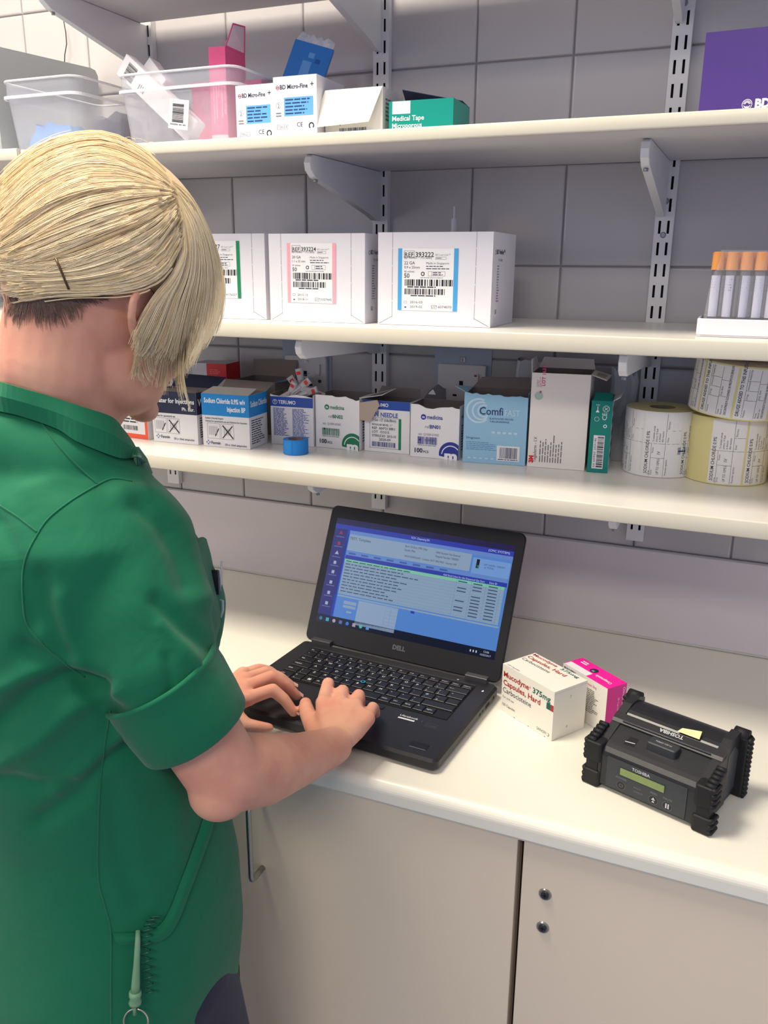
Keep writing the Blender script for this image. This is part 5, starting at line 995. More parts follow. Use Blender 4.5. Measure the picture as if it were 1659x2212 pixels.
rp = nt.nodes.new('ShaderNodeValToRGB'); rp.color_ramp.elements[0].position = 0.35; rp.color_ramp.elements[0].color = (*lin((222, 154, 132)), 1); rp.color_ramp.elements[1].position = 0.68; rp.color_ramp.elements[1].color = (*lin((232, 176, 148)), 1)
nt.links.new(n1.outputs['Fac'], rp.inputs[0]); nt.links.new(rp.outputs[0], bs.inputs['Base Color']); bs.inputs['Roughness'].default_value = 0.55; bs.inputs['Subsurface Weight'].default_value = 0.25; bs.inputs['Subsurface Radius'].default_value = (0.010, 0.004, 0.002); bs.inputs['Subsurface Scale'].default_value = 1.0; bs.inputs['Specular IOR Level'].default_value = 0.35
n2 = nt.nodes.new('ShaderNodeTexVoronoi'); n2.inputs['Scale'].default_value = 900; nt.links.new(tc.outputs['Object'], n2.inputs['Vector']); bp = nt.nodes.new('ShaderNodeBump'); bp.inputs['Strength'].default_value = 0.12; bp.inputs['Distance'].default_value = 0.0004; nt.links.new(n2.outputs['Distance'], bp.inputs['Height']); nt.links.new(bp.outputs['Normal'], bs.inputs['Normal'])
body_me.materials.clear(); body_me.materials.append(SK); body_me.name = 'person'
# knuckle creases and tendons
bvh_body = BVHTree.FromPolygons([v.co.copy() for v in body_me.vertices], [tuple(p.vertices) for p in body_me.polygons])
person = bpy.data.objects.new('person', body_me); COL.objects.link(person)
tag(person, 'blonde person in a green short-sleeved tunic, standing and typing on the laptop', 'person')
def nail(tip, prev, up, w, name='fingernail'):
    d = (tip - prev).normalized(); x = d.cross(Vector(up)).normalized(); n = x.cross(d); q = MB(); L = 0.0105; rs_ = []
    for i in range(5):
        s_ = -L * 0.55 + L * i / 4; q_ = []
        for j in range(7):
            a = -1.0 + 2.0 * j / 6; q_.append(tuple(tip + d * (s_ + 0.002) + x * w * 0.80 * sin(a) * (1 - 0.15 * (i == 0)) + n * (w * 0.98 * cos(a) + 0.0002)))
        rs_.append(q_)
    q.loft(rs_, mat('fingernail', (232, 178, 160), 0.25), closed=False, smooth=True); return q.build(name, person)
for T0, P0 in ((T2, P2), (T_, P_)):
    for q in 'imrp': nail(T0[q], P0[q].lerp(T0[q], 0.55), (0, 0, 1), {'i': 0.0070, 'm': 0.0072, 'r': 0.0068, 'p': 0.0060}[q])
# eyes, brows and lips (turned away in this view)
EYW = mat('eye_white', (236, 232, 228), 0.15); 
for sg in (1, -1):
    q = MB(); q2 = MB(); c = hp(sg * 0.031, 0.078, -0.014)
    def sph(mb, c, r, m, n=14):
        rg = []
        for i in range(n + 1):
            ph = max(0.03, min(pi - 0.03, pi * i / n)); rg.append([tuple(c + Vector((r * sin(ph) * cos(2 * pi * j / n), r * sin(ph) * sin(2 * pi * j / n), r * cos(ph)))) for j in range(n)][::-1])
        mb.loft(rg, m, cap=True, smooth=True)
    sph(q, c, 0.0115, EYW); sph(q, c + F_ * 0.0058, 0.0068, mat('iris_blue', (90, 120, 150), 0.2)); q.build('eye', person)
    q2.tube([hp(sg * 0.016, 0.094, 0.004), hp(sg * 0.030, 0.0945, 0.008), hp(sg * 0.044, 0.086, 0.004)], 0.0022, mat('brow_hair', (170, 134, 90), 0.7), n=8); q2.build('eyebrow', person)
q = MB(); q.tube([hp(-0.022, 0.078, -0.0735), hp(-0.008, 0.0895, -0.071), hp(0, 0.0900, -0.072), hp(0.008, 0.0895, -0.071), hp(0.022, 0.078, -0.0735)], [0.001, 0.004, 0.0036, 0.004, 0.001], mat('lips', (190, 100, 98), 0.4), n=10); q.tube([hp(-0.020, 0.078, -0.0760), hp(0, 0.0885, -0.0800), hp(0.020, 0.078, -0.0760)], [0.001, 0.005, 0.001], mat('lips', (190, 100, 98), 0.4), n=10); q.build('lips', person)

# --- tunic
def cloth(name, rgb):
    m = bpy.data.materials.new(name); m.use_nodes = True; nt = m.node_tree; bs = nt.nodes['Principled BSDF']; c = lin(rgb)
    tc = nt.nodes.new('ShaderNodeTexCoord'); n1 = nt.nodes.new('ShaderNodeTexNoise'); n1.inputs['Scale'].default_value = 700; nt.links.new(tc.outputs['Object'], n1.inputs['Vector'])
    n2 = nt.nodes.new('ShaderNodeTexNoise'); n2.inputs['Scale'].default_value = 14; n2.inputs['Detail'].default_value = 3; n2.inputs['Distortion'].default_value = 0.8; nt.links.new(tc.outputs['Object'], n2.inputs['Vector'])
    bs.inputs['Base Color'].default_value = (*c, 1); bs.inputs['Roughness'].default_value = 0.75; bs.inputs['Sheen Weight'].default_value = 0.15; bs.inputs['Specular IOR Level'].default_value = 0.25
    b1 = nt.nodes.new('ShaderNodeBump'); b1.inputs['Strength'].default_value = 0.25; b1.inputs['Distance'].default_value = 0.0004; nt.links.new(n1.outputs['Fac'], b1.inputs['Height'])
    b2 = nt.nodes.new('ShaderNodeBump'); b2.inputs['Strength'].default_value = 0.5; b2.inputs['Distance'].default_value = 0.006; nt.links.new(n2.outputs['Fac'], b2.inputs['Height']); nt.links.new(b1.outputs['Normal'], b2.inputs['Normal']); nt.links.new(b2.outputs['Normal'], bs.inputs['Normal'])
    return m
GREEN = cloth('green_tunic_cloth', (14, 110, 76)); NAVYC = cloth('navy_trouser_cloth', (30, 32, 58))
b = MB()
rings = []
for z, dx, dy, a, bb in ((-0.470, -0.015, -0.015, 0.080, 0.060), (-0.500, -0.020, -0.020, 0.135, 0.080), (-0.540, -0.022, -0.028, 0.165, 0.098), (-0.62, -0.020, -0.022, 0.165, 0.118), (-0.70, -0.012, -0.008, 0.158, 0.132), (-0.78, -0.005, 0.002, 0.150, 0.128), (-0.86, 0.0, 0.006, 0.152, 0.125), (-0.94, 0.0, 0.006, 0.168, 0.135), (-1.02, -0.006, 0.0, 0.178, 0.142), (-1.10, -0.012, -0.006, 0.176, 0.140), (-1.20, -0.02, -0.02, 0.172, 0.134)):
    c = TC + Vector((dx, dy, z)); q_ = []
    for kk in range(48):
        t = 2 * pi * kk / 48; ct, st_ = cos(t), sin(t); e = 0.86
        q_.append(tuple(c + tR * a * math.copysign(abs(ct) ** e, ct) + tF * bb * math.copysign(abs(st_) ** e, st_)))
    rings.append(q_[::-1])
b.loft(rings, GREEN, cap=True)
b.loft([r_[::-1] for r_ in rings], GREEN, cap=True) if False else None
CU0 = P(366, 1490, 0.790); CU1 = P(430, 1585, 0.805)
slv = [P(165, 1105, 0.812), P(235, 1190, 0.800), P(285, 1320, 0.790), P(325, 1420, 0.785), CU0]
caps(b, slv, [0.066, 0.076, 0.070, 0.062, 0.0545]); caps(b, [SHL + Vector((0, -0.005, 0.0)), SHL.lerp(EL2, 0.35), SHL.lerp(EL2, 0.62)], [0.066, 0.066, 0.056])
caps(b, [P(165, 1105, 0.812) + Vector((0, 0, -0.004)), NB + Vector((-0.01, -0.005, -0.075)), SHL], [0.060, 0.074, 0.060]); caps(b, [P(150, 1070, 0.81), NB + Vector((0.0, -0.012, -0.050)), SHL + Vector((0.02, 0, 0.02))], [0.052, 0.068, 0.052]); caps(b, [P(-80, 958, 0.80), P(40, 966, 0.785), P(150, 1010, 0.785), P(235, 1075, 0.80)], [0.051, 0.053, 0.052, 0.045]); caps(b, [P(165, 1105, 0.812) + tF * 0.02, TC + Vector((0.03, 0.05, -0.62))], [0.062, 0.085])
caps(b, [TC + tR * 0.06 + tF * 0.085 + Vector((0, 0, -0.66))] * 1 + [TC + tR * 0.055 + tF * 0.080 + Vector((0, 0, -0.70))], [0.061, 0.060]); caps(b, [TC - tR * 0.09 + tF * 0.085 + Vector((0, 0, -0.66)), TC - tR * 0.085 + tF * 0.080 + Vector((0, 0, -0.70))], [0.061, 0.060])
tun = evalmesh(b, 0.0042, 14, 0.6)
# folds pressed into the cloth: polyline in the view, width (px), height (m)
FOLDS = [([(262, 1062), (330, 1070), (395, 1130), (430, 1210), (445, 1290)], 30, 0.007), ([(300, 1090), (350, 1130), (385, 1190), (405, 1260)], 26, -0.006), ([(55, 1400), (110, 1440), (190, 1480), (250, 1540)], 26, -0.008), ([(90, 1250), (100, 1330), (140, 1420)], 24, -0.006), ([(130, 1290), (150, 1380), (200, 1460)], 22, 0.004),
         ([(0, 1560), (70, 1500), (150, 1470), (215, 1490)], 30, -0.010), ([(0, 1490), (80, 1450), (160, 1440)], 26, 0.006), ([(0, 1650), (80, 1600), (170, 1520), (240, 1500)], 26, 0.006), ([(0, 1680), (80, 1700), (150, 1690)], 20, -0.006), ([(90, 1770), (170, 1720), (230, 1640), (300, 1600)], 24, -0.007), ([(120, 1700), (190, 1660), (260, 1590)], 20, 0.005),
         ([(340, 1300), (400, 1360), (455, 1400)], 22, -0.005), ([(350, 1350), (400, 1400), (430, 1440)], 16, 0.003), ([(360, 1420), (370, 1470), (366, 1500)], 14, -0.003), ([(0, 1130), (60, 1250), (70, 1350)], 22, -0.004), ([(60, 1060), (120, 1040), (190, 1050)], 22, 0.003), ([(330, 1650), (380, 1720), (380, 1850)], 30, 0.004), ([(240, 1700), (260, 1850), (300, 1950)], 30, -0.004)]
MI = CM.inverted()
def uvd(co):
    q = MI @ (co - CL); return 829.5 + FPX * q.x / -q.z, 1106 - FPX * q.y / -q.z, -q.z
def segd(u, v, pl):
    best = 1e9
    for (x0, y0), (x1, y1) in zip(pl, pl[1:]):
        dx, dy = x1 - x0, y1 - y0; t = max(0, min(1, ((u - x0) * dx + (v - y0) * dy) / (dx * dx + dy * dy))); best = min(best, math.hypot(u - x0 - t * dx, v - y0 - t * dy))
    return best
nor = [v.normal.copy() for v in tun.vertices]
for v, n_ in zip(tun.vertices, nor):
    co = v.co; big = noise.noise(Vector((co.x * 9, co.y * 9, co.z * 5))) * 0.003 + noise.noise(Vector((co.x * 22 + 3, co.y * 22, co.z * 11))) * 0.0012; off = big
    if n_.dot(co - CL) < 0.1:
        u_, v_, d_ = uvd(co)
        for pl, wd, hh in FOLDS:
            dd = segd(u_, v_, pl)
            if dd < wd * 2.6: off += hh * math.exp(-(dd / wd) ** 2 * 1.3)
    v.co = co + n_ * off
for q in tun.polygons: q.use_smooth = True
tun.materials.clear(); tun.materials.append(GREEN); tun.name = 'tunic'
tunic = bpy.data.objects.new('tunic', tun); COL.objects.link(tunic); tunic.parent = person
bvh_t = BVHTree.FromPolygons([v.co.copy() for v in tun.vertices], [tuple(p.vertices) for p in tun.polygons])
def ont(u, v, lift=0.0, dflt=0.8):
    r_ = ray(u, v).normalized(); h = bvh_t.ray_cast(CL, r_)
    if h[0] is None: return P(u, v, dflt)
    return h[0] + h[1] * lift
def dense(pl, n=8):
    out = []
    for i in range(len(pl) - 1):
        p0 = pl[max(0, i - 1)]; p1 = pl[i]; p2 = pl[i + 1]; p3 = pl[min(len(pl) - 1, i + 2)]
        for k_ in range(n):
            t = k_ / n; out.append(tuple(0.5 * ((2 * b1) + (-a + c) * t + (2 * a - 5 * b1 + 4 * c - d_) * t * t + (-a + 3 * b1 - 3 * c + d_) * t ** 3) for a, b1, c, d_ in zip(p0, p1, p2, p3)))
    out.append(tuple(pl[-1])); return out
q = MB()
for pl in ([(285, 1040), (245, 1034), (211, 1047), (150, 1084), (105, 1120), (81, 1154), (60, 1195), (49, 1240), (50, 1300), (57, 1345), (80, 1378), (122, 1418), (183, 1463)], [(89, 912), (120, 955), (165, 1005), (211, 1047)], [(0, 1092), (40, 1118), (81, 1150)],
           [(238, 1535), (226, 1610), (216, 1700), (212, 1800), (213, 1900), (228, 1960), (240, 2015), (240, 2110), (240, 2212)]):
    q.tube([ont(u, v, 0.0002) for u, v in dense(pl, 7)], 0.0009, GREEN, n=6)
q.build('seam', tunic)
# cuff
def frame_of(d): d = d.normalized(); x = d.orthogonal().normalized(); return x, d.cross(x)
q = MB(); dcf = (CU1 - CU0).normalized(); x_, y_ = frame_of(dcf); rg = []
for s_, r_ in ((-0.018, 0.0545), (-0.020, 0.0580), (-0.016, 0.0590), (-0.013, 0.0578), (0.0, 0.0580), (0.030, 0.0562), (0.046, 0.0545), (0.048, 0.0535), (0.046, 0.0522), (0.010, 0.0525), (-0.018, 0.0530)):
    rg.append([tuple(CU0 + dcf * s_ + (x_ * cos(2 * pi * k_ / 64) + y_ * sin(2 * pi * k_ / 64)) * (r_ + 0.0010 * sin(3 * 2 * pi * k_ / 64 + 1) + 0.0008 * noise.noise(Vector((k_ * 0.35, s_ * 30, 2))))) for k_ in range(64)])
q.loft(rg, GREEN, smooth=True); q.build('cuff', tunic)
# collar
def bd_(u, v):
    r_ = ray(u, v); h = bvh_body.ray_cast(CL, r_.normalized()); return (h[3] / r_.length) if h[0] is not None else None
up_ = [(-40, 816, .790), (0, 824, .772), (41, 836, .757), (122, 860, .745), (183, 880, .748), (240, 900, .765), (264, 926, .780), (285, 955, .796), (298, 982, .806), (306, 1000, .812)]
lo_ = [(-40, 882), (0, 892), (49, 904), (122, 930), (163, 956), (215, 978), (255, 992), (282, 992), (298, 986), (305, 1002)]
q = MB(); U3 = [P(t[0], t[1], min(t[2], (bd_(t[0], t[1]) or 9) - 0.004)) for t in up_]; L3 = [ont(u, v, 0.0030, .745) for u, v in lo_]; rr_ = []
for a, c in zip(dense([tuple(t) for t in U3], 4), dense([tuple(t) for t in L3], 4)):
    a, c = Vector(a), Vector(c); m_ = a.lerp(c, 0.45); out = (m_ - (NB + Vector((0, 0, -0.02)))); out.z = 0; out.normalize()
    rr_.append([tuple(a - out * 0.0022 - Vector((0, 0, 0.02))), tuple(a), tuple(a + out * 0.0016), tuple(m_ + out * 0.0045), tuple(c + out * 0.0012), tuple(c - out * 0.0008), tuple(c.lerp(a, 0.2) - out * 0.002)])
q.loft(rr_, GREEN, cap=True, closed=True, smooth=False)
# far half of the collar, mirrored through the neck
def mir(p_): p_ = Vector(p_); dd = (p_ - NB).dot(tR); return tuple(p_ - tR * 2 * dd)
q.loft([[mir(p_) for p_ in r2][::-1] for r2 in rr_], GREEN, cap=True); q.build('collar', tunic)
q = MB(); A_ = [P(286, 965, .815), P(300, 988, .80), P(322, 1030, .795), P(330, 1022, .82), P(318, 990, .84), P(300, 965, .84)]; q.slab(A_, 0.003, GREEN); q.slab([P(290, 1000, .800), P(318, 1036, .796), P(331, 1034, .82), P(322, 1005, .835)], 0.003, GREEN); q.build('collar_tip', tunic)
# chest pocket standing off the front
q = MB(); pk_ = [(418, 1168, .90), (440, 1160, .905), (446, 1164, .905), (455, 1195, .905), (468, 1260, .900), (478, 1320, .890), (476, 1350, .885), (462, 1400, .875)]; inn = [(405, 1180, .84), (415, 1190, .84), (418, 1195, .84), (425, 1215, .84), (438, 1270, .84), (448, 1320, .83), (450, 1350, .83), (450, 1400, .83)]
q.loft([[tuple(P(*a)) for a in inn], [tuple(P(*a)) for a in pk_], [tuple(P(a[0] - 6, a[1], a[2] + 0.05)) for a in pk_]], GREEN, closed=False, smooth=True); q.build('chest_pocket', tunic)
# hip pocket
q = MB(); op = [(447, 1712), (436, 1770), (412, 1840), (388, 1905), (365, 1965), (340, 2000), (300, 2012), (243, 2014)]
e0 = [ont(u, v, 0.0012) for u, v in dense(op, 6)]; e1 = [ont(u + 7, v + 9, 0.0075) for u, v in dense(op, 6)]; e2 = [ont(u + 16, v + 22, 0.0040) for u, v in dense(op, 6)]
q.loft([[tuple(p_) for p_ in e0], [tuple(a.lerp(c, .5) + Vector((0, 0, .001))) for a, c in zip(e0, e1)], [tuple(p_) for p_ in e1], [tuple(p_) for p_ in e2]], GREEN, closed=False, smooth=True, flip=False); q.build('hip_pocket', tunic)
# trousers
b = MB()
for sx, ky, fy in ((1, 0.05, 0.03), (-1, 0.0, -0.02)):
    hx = TC + tR * 0.085 * sx; kn = hx + tF * (0.03 + ky) + Vector((0, 0, -1.36)); an = hx + tF * (-0.01 + fy) + Vector((0, 0, -1.735))
    caps(b, [hx + Vector((0, 0, -1.05)), kn, an], [0.088, 0.068, 0.062])
caps(b, [TC + tR * 0.055 + tF * 0.075 + Vector((0, 0, -1.03)), TC + tR * 0.075 + tF * 0.100 + Vector((0, 0, -1.30))], [0.045, 0.045])
tm = evalmesh(b, 0.008, 6); tm.materials.clear(); tm.materials.append(NAVYC)
o = bpy.data.objects.new('trousers', tm); COL.objects.link(o); o.parent = person
for q_ in tm.polygons: q_.use_smooth = True
for sx, fy in ((1, 0.03), (-1, -0.02)):
    an = TC + tR * 0.085 * sx + tF * (-0.01 + fy); q = MB(); pr_ = []
    for yy, wd, h0 in ((-0.055, 0.028, 0.055), (-0.045, 0.036, 0.062), (0.02, 0.038, 0.058), (0.09, 0.044, 0.048), (0.15, 0.040, 0.038), (0.185, 0.022, 0.024)):
        pr_.append([tuple(an + tF * yy + tR * wd * cos(2 * pi * k_ / 20) + Vector((0, 0, FLOOR + 0.0005 - TC.z + max(0.0, h0 * (0.42 + 0.62 * sin(2 * pi * k_ / 20)))))) for k_ in range(20)])
    q.loft(pr_, mat('black_shoe', (28, 28, 30), 0.4), cap=True, smooth=True); q.build('shoe', person)
# name badge on the chest
bd = tag(MB().box((0, 0, 0), (0.001, 0.001, 0.001), WHITE()).build('tmpb'), None); bpy.data.objects.remove(bd)
q = MB(); q.slab([P(476, 1212, .905), P(479, 1212, .945), P(480, 1302, .945), P(474, 1302, .905)], 0.0012, mat('badge_card', (214, 218, 222), 0.2)); badge = q.build('name_badge', label='white name badge clipped to the front of the green tunic, seen edge on', cat='badge')
q = MB(); q.slab([P(461, 1232, .900), P(474, 1232, .900), P(477, 1284, .897), P(463, 1286, .897)], 0.010, mat('badge_black', (26, 26, 32), 0.35)); q.build('clip', badge, label='black badge clip')
q = MB(); q.tube([P(474, 1296, .893), P(481, 1298, .893), P(481, 1318, .890), P(476, 1334, .888)], 0.0016, mat('badge_clear', (190, 214, 206), 0.2, alpha=.8), n=8); q.build('strap', badge)

# key reel in the pocket
kr = empty('key_reel', tuple(ont(296, 2040, 0.012)), 0, 'pale green plastic key fob with coil and split ring hanging from the hip pocket', 'key fob'); kc = Vector(kr.location)
def kp(u, v, l=0.012): return tuple(ont(u, v, l) - kc)
PG_ = mat('fob_green', (118, 160, 122), 0.4)
q = MB(); q.tube([kp(296, 2003, .006), kp(294, 2020), kp(292, 2065), kp(290, 2110), kp(289, 2128)], [.0022, .0026, .0030, .0042, .0044], PG_, n=12); q.tube([kp(289, 2124), kp(289, 2133), kp(289, 2138), kp(289, 2146), kp(289, 2151)], [.0058, .0060, .0048, .0062, .0058], PG_, n=12); q.tube([kp(288, 2152), kp(288, 2174)], .0016, PG_, n=8); q.build('fob', kr)
c0 = ont(291, 2192, 0.010); q = MB(); rx = (P(320, 2192, .8) - P(291, 2192, .8)).normalized(); ry = (P(291, 2160, .8) - P(291, 2192, .8)).normalized()
q.tube([tuple(c0 - kc + rx * 0.0118 * cos(2 * pi * k_ / 40) + ry * 0.0128 * sin(2 * pi * k_ / 40)) for k_ in range(40)], 0.0009, mat('ring_steel', (220, 200, 180), 0.15, 1.0), n=8, closed=True); q.build('split_ring', kr)
q = MB(); pts = []; ax_ = dense([(332, 1972), (318, 1990), (312, 2020), (312, 2060), (316, 2100), (319, 2135)], 34)
for i, (u, v) in enumerate(ax_):
    c_ = ont(u, v, 0.007) - kc; t = i * 0.42 * 1.0; pts.append(tuple(c_ + rx * 0.0046 * cos(t) + (P(u, v, .79) - P(u, v, .8)).normalized() * 0.0040 * sin(t)))
q.tube(pts, 0.0008, mat('coil_green', (30, 92, 72), 0.25), n=6); q.build('coil', kr)
# ------------------------------------------------------------------ hair
def hairmat(name, rgb, rough=0.42):
    m = bpy.data.materials.new(name); m.use_nodes = True; nt = m.node_tree; bs = nt.nodes['Principled BSDF']
    bs.inputs['Base Color'].default_value = (*lin(rgb), 1); bs.inputs['Roughness'].default_value = rough; bs.inputs['Specular IOR Level'].default_value = 0.5; bs.inputs['Sheen Weight'].default_value = 0.1
    return m
HM = [hairmat('hair_pale_blonde', (252, 234, 196)), hairmat('hair_blonde', (240, 216, 170)), hairmat('hair_honey', (220, 192, 146)), hairmat('hair_ash', (186, 158, 124))]
HD = hairmat('hair_root_brown', (128, 102, 90), 0.6)
EC = P(208, 566, 0.800); cr = CM @ Vector((1, 0, 0)); cu = CM @ Vector((0, 1, 0)); cb = CM @ Vector((0, 0, 1)); ER = (0.1120, 0.1130, 0.088)
def shell_hit(u, v, k=1.0):
    """depth where the view ray meets the hair volume, soft beyond the rim"""
    o = CL - EC; r_ = ray(u, v); O_ = [o.dot(a) / (e * k) for a, e in zip((cr, cu, cb), ER)]; D_ = [r_.dot(a) / (e * k) for a, e in zip((cr, cu, cb), ER)]
    A = sum(x * x for x in D_); B = sum(x * y for x, y in zip(O_, D_)); Cc = sum(x * x for x in O_) - 1; di = B * B - A * Cc
    return (-B - math.sqrt(di)) / A if di > 0 else -B / A
def zc(x, y): return (x / 2.9625, 280 + y / 2.9625)
FA = [[(1075, 330), (900, 165), (650, 62), (350, 110), (100, 262), (-90, 470)], [(1082, 380), (850, 235), (600, 165), (300, 262), (100, 440), (-90, 640)], [(1088, 400), (850, 330), (550, 325), (300, 435), (80, 600), (-90, 740)], [(1098, 420), (850, 430), (600, 478), (350, 575), (110, 710), (-90, 820)],
      [(1112, 450), (900, 560), (650, 660), (400, 755), (150, 835), (-90, 870)], [(1130, 490), (950, 680), (700, 815), (450, 900), (180, 915), (-60, 880)], [(1150, 560), (1000, 780), (800, 890), (550, 955), (250, 970), (-20, 930)], [(1160, 640), (1020, 870), (860, 965), (600, 1005), (300, 1010), (30, 1040)],
      [(1165, 700), (1050, 900), (900, 995), (700, 1030), (400, 1035), (150, 1070)]]
FB = [[(1078, 350), (1190, 440), (1290, 620), (1362, 830), (1392, 1000), (1372, 1180), (1325, 1300)], [(1095, 390), (1215, 540), (1300, 740), (1335, 950), (1325, 1150), (1270, 1340), (1200, 1440)], [(1110, 430), (1215, 620), (1260, 840), (1240, 1050), (1190, 1250), (1155, 1450), (1150, 1560)],
      [(1125, 480), (1200, 690), (1200, 900), (1150, 1080), (1110, 1250), (1080, 1380), (1060, 1450)], [(1140, 540), (1175, 760), (1140, 930), (1070, 1070), (1010, 1230), (950, 1360), (900, 1430)], [(1150, 600), (1150, 800), (1090, 940), (1010, 1040), (930, 1160), (870, 1290), (850, 1380)]]
WISP = [[(1120, 470), (1215, 660), (1240, 900), (1200, 1150), (1150, 1400), (1155, 1620), (1185, 1790)], [(1110, 450), (1230, 700), (1260, 950), (1220, 1200), (1160, 1450), (1170, 1640), (1210, 1740)], [(1125, 500), (1190, 760), (1150, 1000), (1090, 1220), (1040, 1400), (1010, 1560), (985, 1700)], [(1140, 560), (1160, 820), (1080, 1020), (990, 1200), (910, 1370), (850, 1500), (830, 1560)], [(1150, 620), (1120, 880), (1030, 1060), (930, 1250), (870, 1400), (880, 1540), (930, 1640)], [(1130, 520), (1180, 800), (1130, 1040), (1060, 1250), (1080, 1330), (1090, 1420), (1085, 1480)]]
NAPE = [[(30, 1260), (40, 1180), (70, 1090), (60, 1020)], [(110, 1300), (120, 1200), (150, 1100), (140, 1040)], [(200, 1240), (205, 1160), (210, 1090), (190, 1040)], [(300, 1310), (290, 1200), (280, 1100), (240, 1040)], [(420, 1290), (390, 1190), (350, 1100), (300, 1040)], [(520, 1210), (500, 1140), (440, 1080), (380, 1035)], [(640, 1110), (600, 1080), (560, 1060), (500, 1030)], [(760, 1075), (740, 1055), (700, 1045), (640, 1025)]]
def interp(fam, s, n):
    i = min(int(s), len(fam) - 2); f = s - i; g = [(a[0] * (1 - f) + c[0] * f, a[1] * (1 - f) + c[1] * f) for a, c in zip(fam[i], fam[i + 1])]
    d = dense(g, 6); m_ = len(d) - 1; return [d[min(m_, int(round(k_ * m_ / (n - 1))))] if True else None for k_ in range(n)]
def strand(mb, pts, r0, r1, m):
    n = len(pts); t0 = (pts[1] - pts[0]).normalized(); vs = []
    for i, p_ in enumerate(pts):
        t = (pts[min(n - 1, i + 1)] - pts[max(0, i - 1)]).normalized(); v_ = (CL - p_).normalized(); x = t.cross(v_)
        if x.length < 1e-4: x = t.orthogonal()
        x.normalize(); y = x.cross(t); f = i / (n - 1); r_ = (r0 * (1 - f) + r1 * f) * min(1, 0.25 + f * 5)
        vs += [tuple(p_ + x * r_), tuple(p_ + y * r_ * 0.8), tuple(p_ - x * r_), tuple(p_ - y * r_ * 0.8)]
    fs = [(i * 4 + a, (i + 1) * 4 + a, (i + 1) * 4 + (a + 1) % 4, i * 4 + (a + 1) % 4) for i in range(n - 1) for a in range(4)]
    mb.add(vs, fs, m, True)
RH = random.Random(12)
def body_depth(u, v):
    r_ = ray(u, v); L = r_.length; h = bvh_body.ray_cast(CL, r_.normalized()); return (h[3] / L) if h[0] is not None else None
hair = MB()
def grow(fam, count, clump, lift, r, mode, n=16, jit=14, ext=0.0, mats=(0.45, 0.8, 0.95), endspread=0, late=0.0):
    for c in range(count // clump):
        s0 = RH.uniform(-ext, len(fam) - 1 + ext); s0 = max(0, min(len(fam) - 1.0001, s0)); x = RH.random(); mi = 0 if x < mats[0] else 1 if x < mats[1] else 2 if x < mats[2] else 3
        lc = RH.uniform(0, 1) ** 1.3 * lift - (0.002 if mi >= 2 else 0); jx, jy = RH.gauss(0, jit), RH.gauss(0, jit); ph = RH.uniform(0, 6.3); st_ = RH.uniform(0, 0.12) if mode != 'nape' else 0.85 * RH.random() ** 0.55; st_ += RH.uniform(0, late); en = 1 - RH.uniform(0, 0.16) ; wa = RH.uniform(0.3, 1.0) * jit * 0.5
        for k_ in range(clump):
            s_ = max(0, min(len(fam) - 1.0001, s0 + RH.gauss(0, 0.06))); g = interp(fam, s_, 40); m_ = HM[mi] if RH.random() < 0.8 else HM[min(3, max(0, mi + RH.choice((-1, 1))))]
            pts = []; lk = lc + RH.uniform(-0.0008, 0.0012); ex, ey = RH.gauss(0, endspread), RH.gauss(0, endspread)
            for i in range(n):
                f = st_ + (en - st_) * i / (n - 1); a = g[min(39, int(f * 39))]; a2 = g[min(39, int(f * 39) + 1)]; ff = f * 39 - int(f * 39); gx = a[0] * (1 - ff) + a2[0] * ff + jx * (0.3 + f) + wa * sin(ph + f * 5) + ex * f * f; gy = a[1] * (1 - ff) + a2[1] * ff + jy * (0.3 + f) + wa * cos(ph + f * 4) + ey * f * f
                u, v = zc(gx, gy)
                if mode == 'shell': d_ = shell_hit(u, v)
                elif mode == 'nape': d_ = (body_depth(u, v) or shell_hit(u, v)); d_ = d_ - 0.0008
                else:
                    d_ = shell_hit(u, v); bd_ = body_depth(u, v)
                    if v > 640 or u > 440: d_ = min(d_, 0.79) if bd_ is None else min(d_, bd_ - 0.003)
                pts.append((u, v, d_))
            ds = [p_[2] for p_ in pts]
            for _ in range(4): ds = [(ds[max(0, i - 1)] + ds[i] * 2 + ds[min(n - 1, i + 1)]) / 4 for i in range(n)]
            q_ = []
            for (u, v, _), d_ in zip(pts, ds):
                p_ = P(u, v, d_); o_ = (p_ - EC).normalized() if mode != 'nape' else (CL - p_).normalized(); q_.append(p_ + o_ * lk)
            strand(hair, q_, r * RH.uniform(0.8, 1.3), r * 0.45, m_)
grow(FA, 4200, 14, 0.0042, 0.00036, 'shell', n=15, jit=12)
grow(FA, 1800, 7, 0.0048, 0.00030, 'shell', n=12, jit=26, mats=(0.6, 0.9, 0.98), late=0.45)
grow(FB, 2400, 12, 0.0050, 0.00034, 'fringe', n=16, jit=10, endspread=14)
grow(WISP, 320, 8, 0.003, 0.00028, 'fringe', n=18, jit=7, mats=(0.7, 0.95, 1), endspread=9)
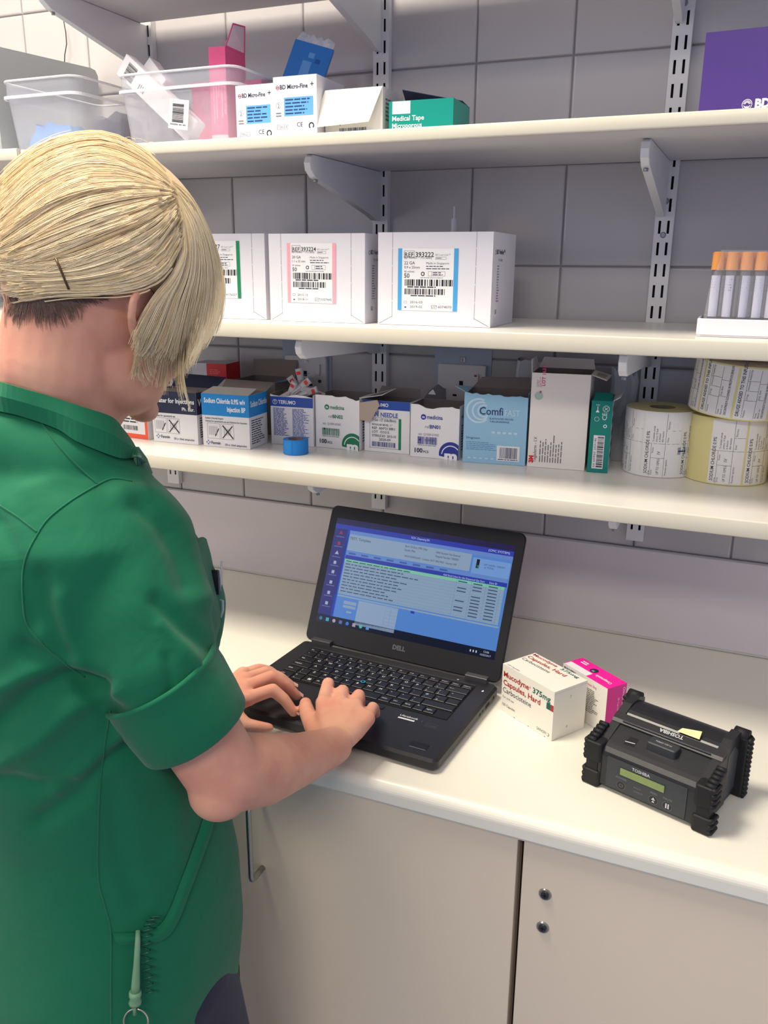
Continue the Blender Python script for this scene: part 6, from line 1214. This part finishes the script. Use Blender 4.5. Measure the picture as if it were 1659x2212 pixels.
# fly-aways over the crown
for i in range(50):
    x0 = RH.uniform(420, 1000); y0 = 60 + abs(x0 - 600) ** 1.7 * 0.0032; u0, v0 = zc(x0, y0); L = RH.uniform(20, 60); a = RH.uniform(2.6, 3.5) if RH.random() < 0.8 else RH.uniform(-0.4, 0.5); pts = []
    for k_ in range(9):
        f = k_ / 8; u = u0 + L * f * cos(a); v = v0 + 8 - L * f * sin(a) * 0.5 - 12 * sin(f * 3.1) - 4 * f; pts.append(P(u, v, 0.80 + RH.uniform(-.0005, .0005)))
    strand(hair, pts, 0.00018, 0.0001, HM[0])
hair_o = hair.build('hair', person)
nap = MB(); hair_save = hair; hair = nap; HMs = HM; HM = [HD, HD, HD, HM[3]]
grow(NAPE, 3200, 3, 0.0008, 0.00015, 'nape', n=8, jit=22, mats=(0.5, 0.8, 0.96)); HM = HMs
nap.build('nape_hair', hair_o, label='short darker roots at the nape')
# scalp volume under the strands
sc = MB(); rg = []
N1, N2 = 40, 30
for i in range(N2 + 1):
    ph = max(0.02, min(pi - 0.02, pi * i / N2)); row = []
    for j in range(N1):
        th = 2 * pi * j / N1; d3 = (cr * sin(ph) * cos(th) * ER[0] + cb * sin(ph) * sin(th) * ER[2] + cu * cos(ph) * ER[1]) * 0.972
        p_ = EC + d3; loc = p_ - HC; r_, f_, u_ = loc.dot(R_h), loc.dot(F_), loc.dot(U_)
        lim = -0.008 if f_ < 0.02 else -0.008 + (f_ - 0.02) * 0.9
        w_ = max(0, min(1, (u_ - lim) / 0.014)); tgt = HC + Vector(loc).normalized() * 0.055; p_ = tgt.lerp(p_, w_); row.append(tuple(p_))
    rg.append(row[::-1])
sc.loft(rg, HM[2], cap=True, smooth=True); sc.build('hair_volume', hair_o)
# low bun
bn = MB(); BC = P(-70, 600, 0.83)
for i in range(160):
    t0 = RH.uniform(0, 6.28); rr0 = RH.uniform(0.010, 0.030); til = RH.uniform(-0.5, 0.5); pts = []
    for k_ in range(16):
        t = t0 + k_ * 0.30; pts.append(BC + cb * rr0 * cos(t) * 1.0 + cu * rr0 * sin(t) + cr * (0.012 * sin(t * 0.5 + til * 3) + til * 0.03))
    strand(bn, pts, 0.0016, 0.0010, HM[RH.choice((0, 1, 1, 2))])
bn.build('bun', hair_o)
q = MB(); gp = [zc(x, y) for x, y in ((355, 822), (385, 890), (412, 955), (440, 1022))]; q.tube([P(u, v, shell_hit(u, v) - 0.0052) for u, v in gp], 0.0010, mat('hair_grip_brown', (92, 72, 56), 0.35, 0.5), n=6)
q.build('hair_grip', person, label='dark brown hair grip')
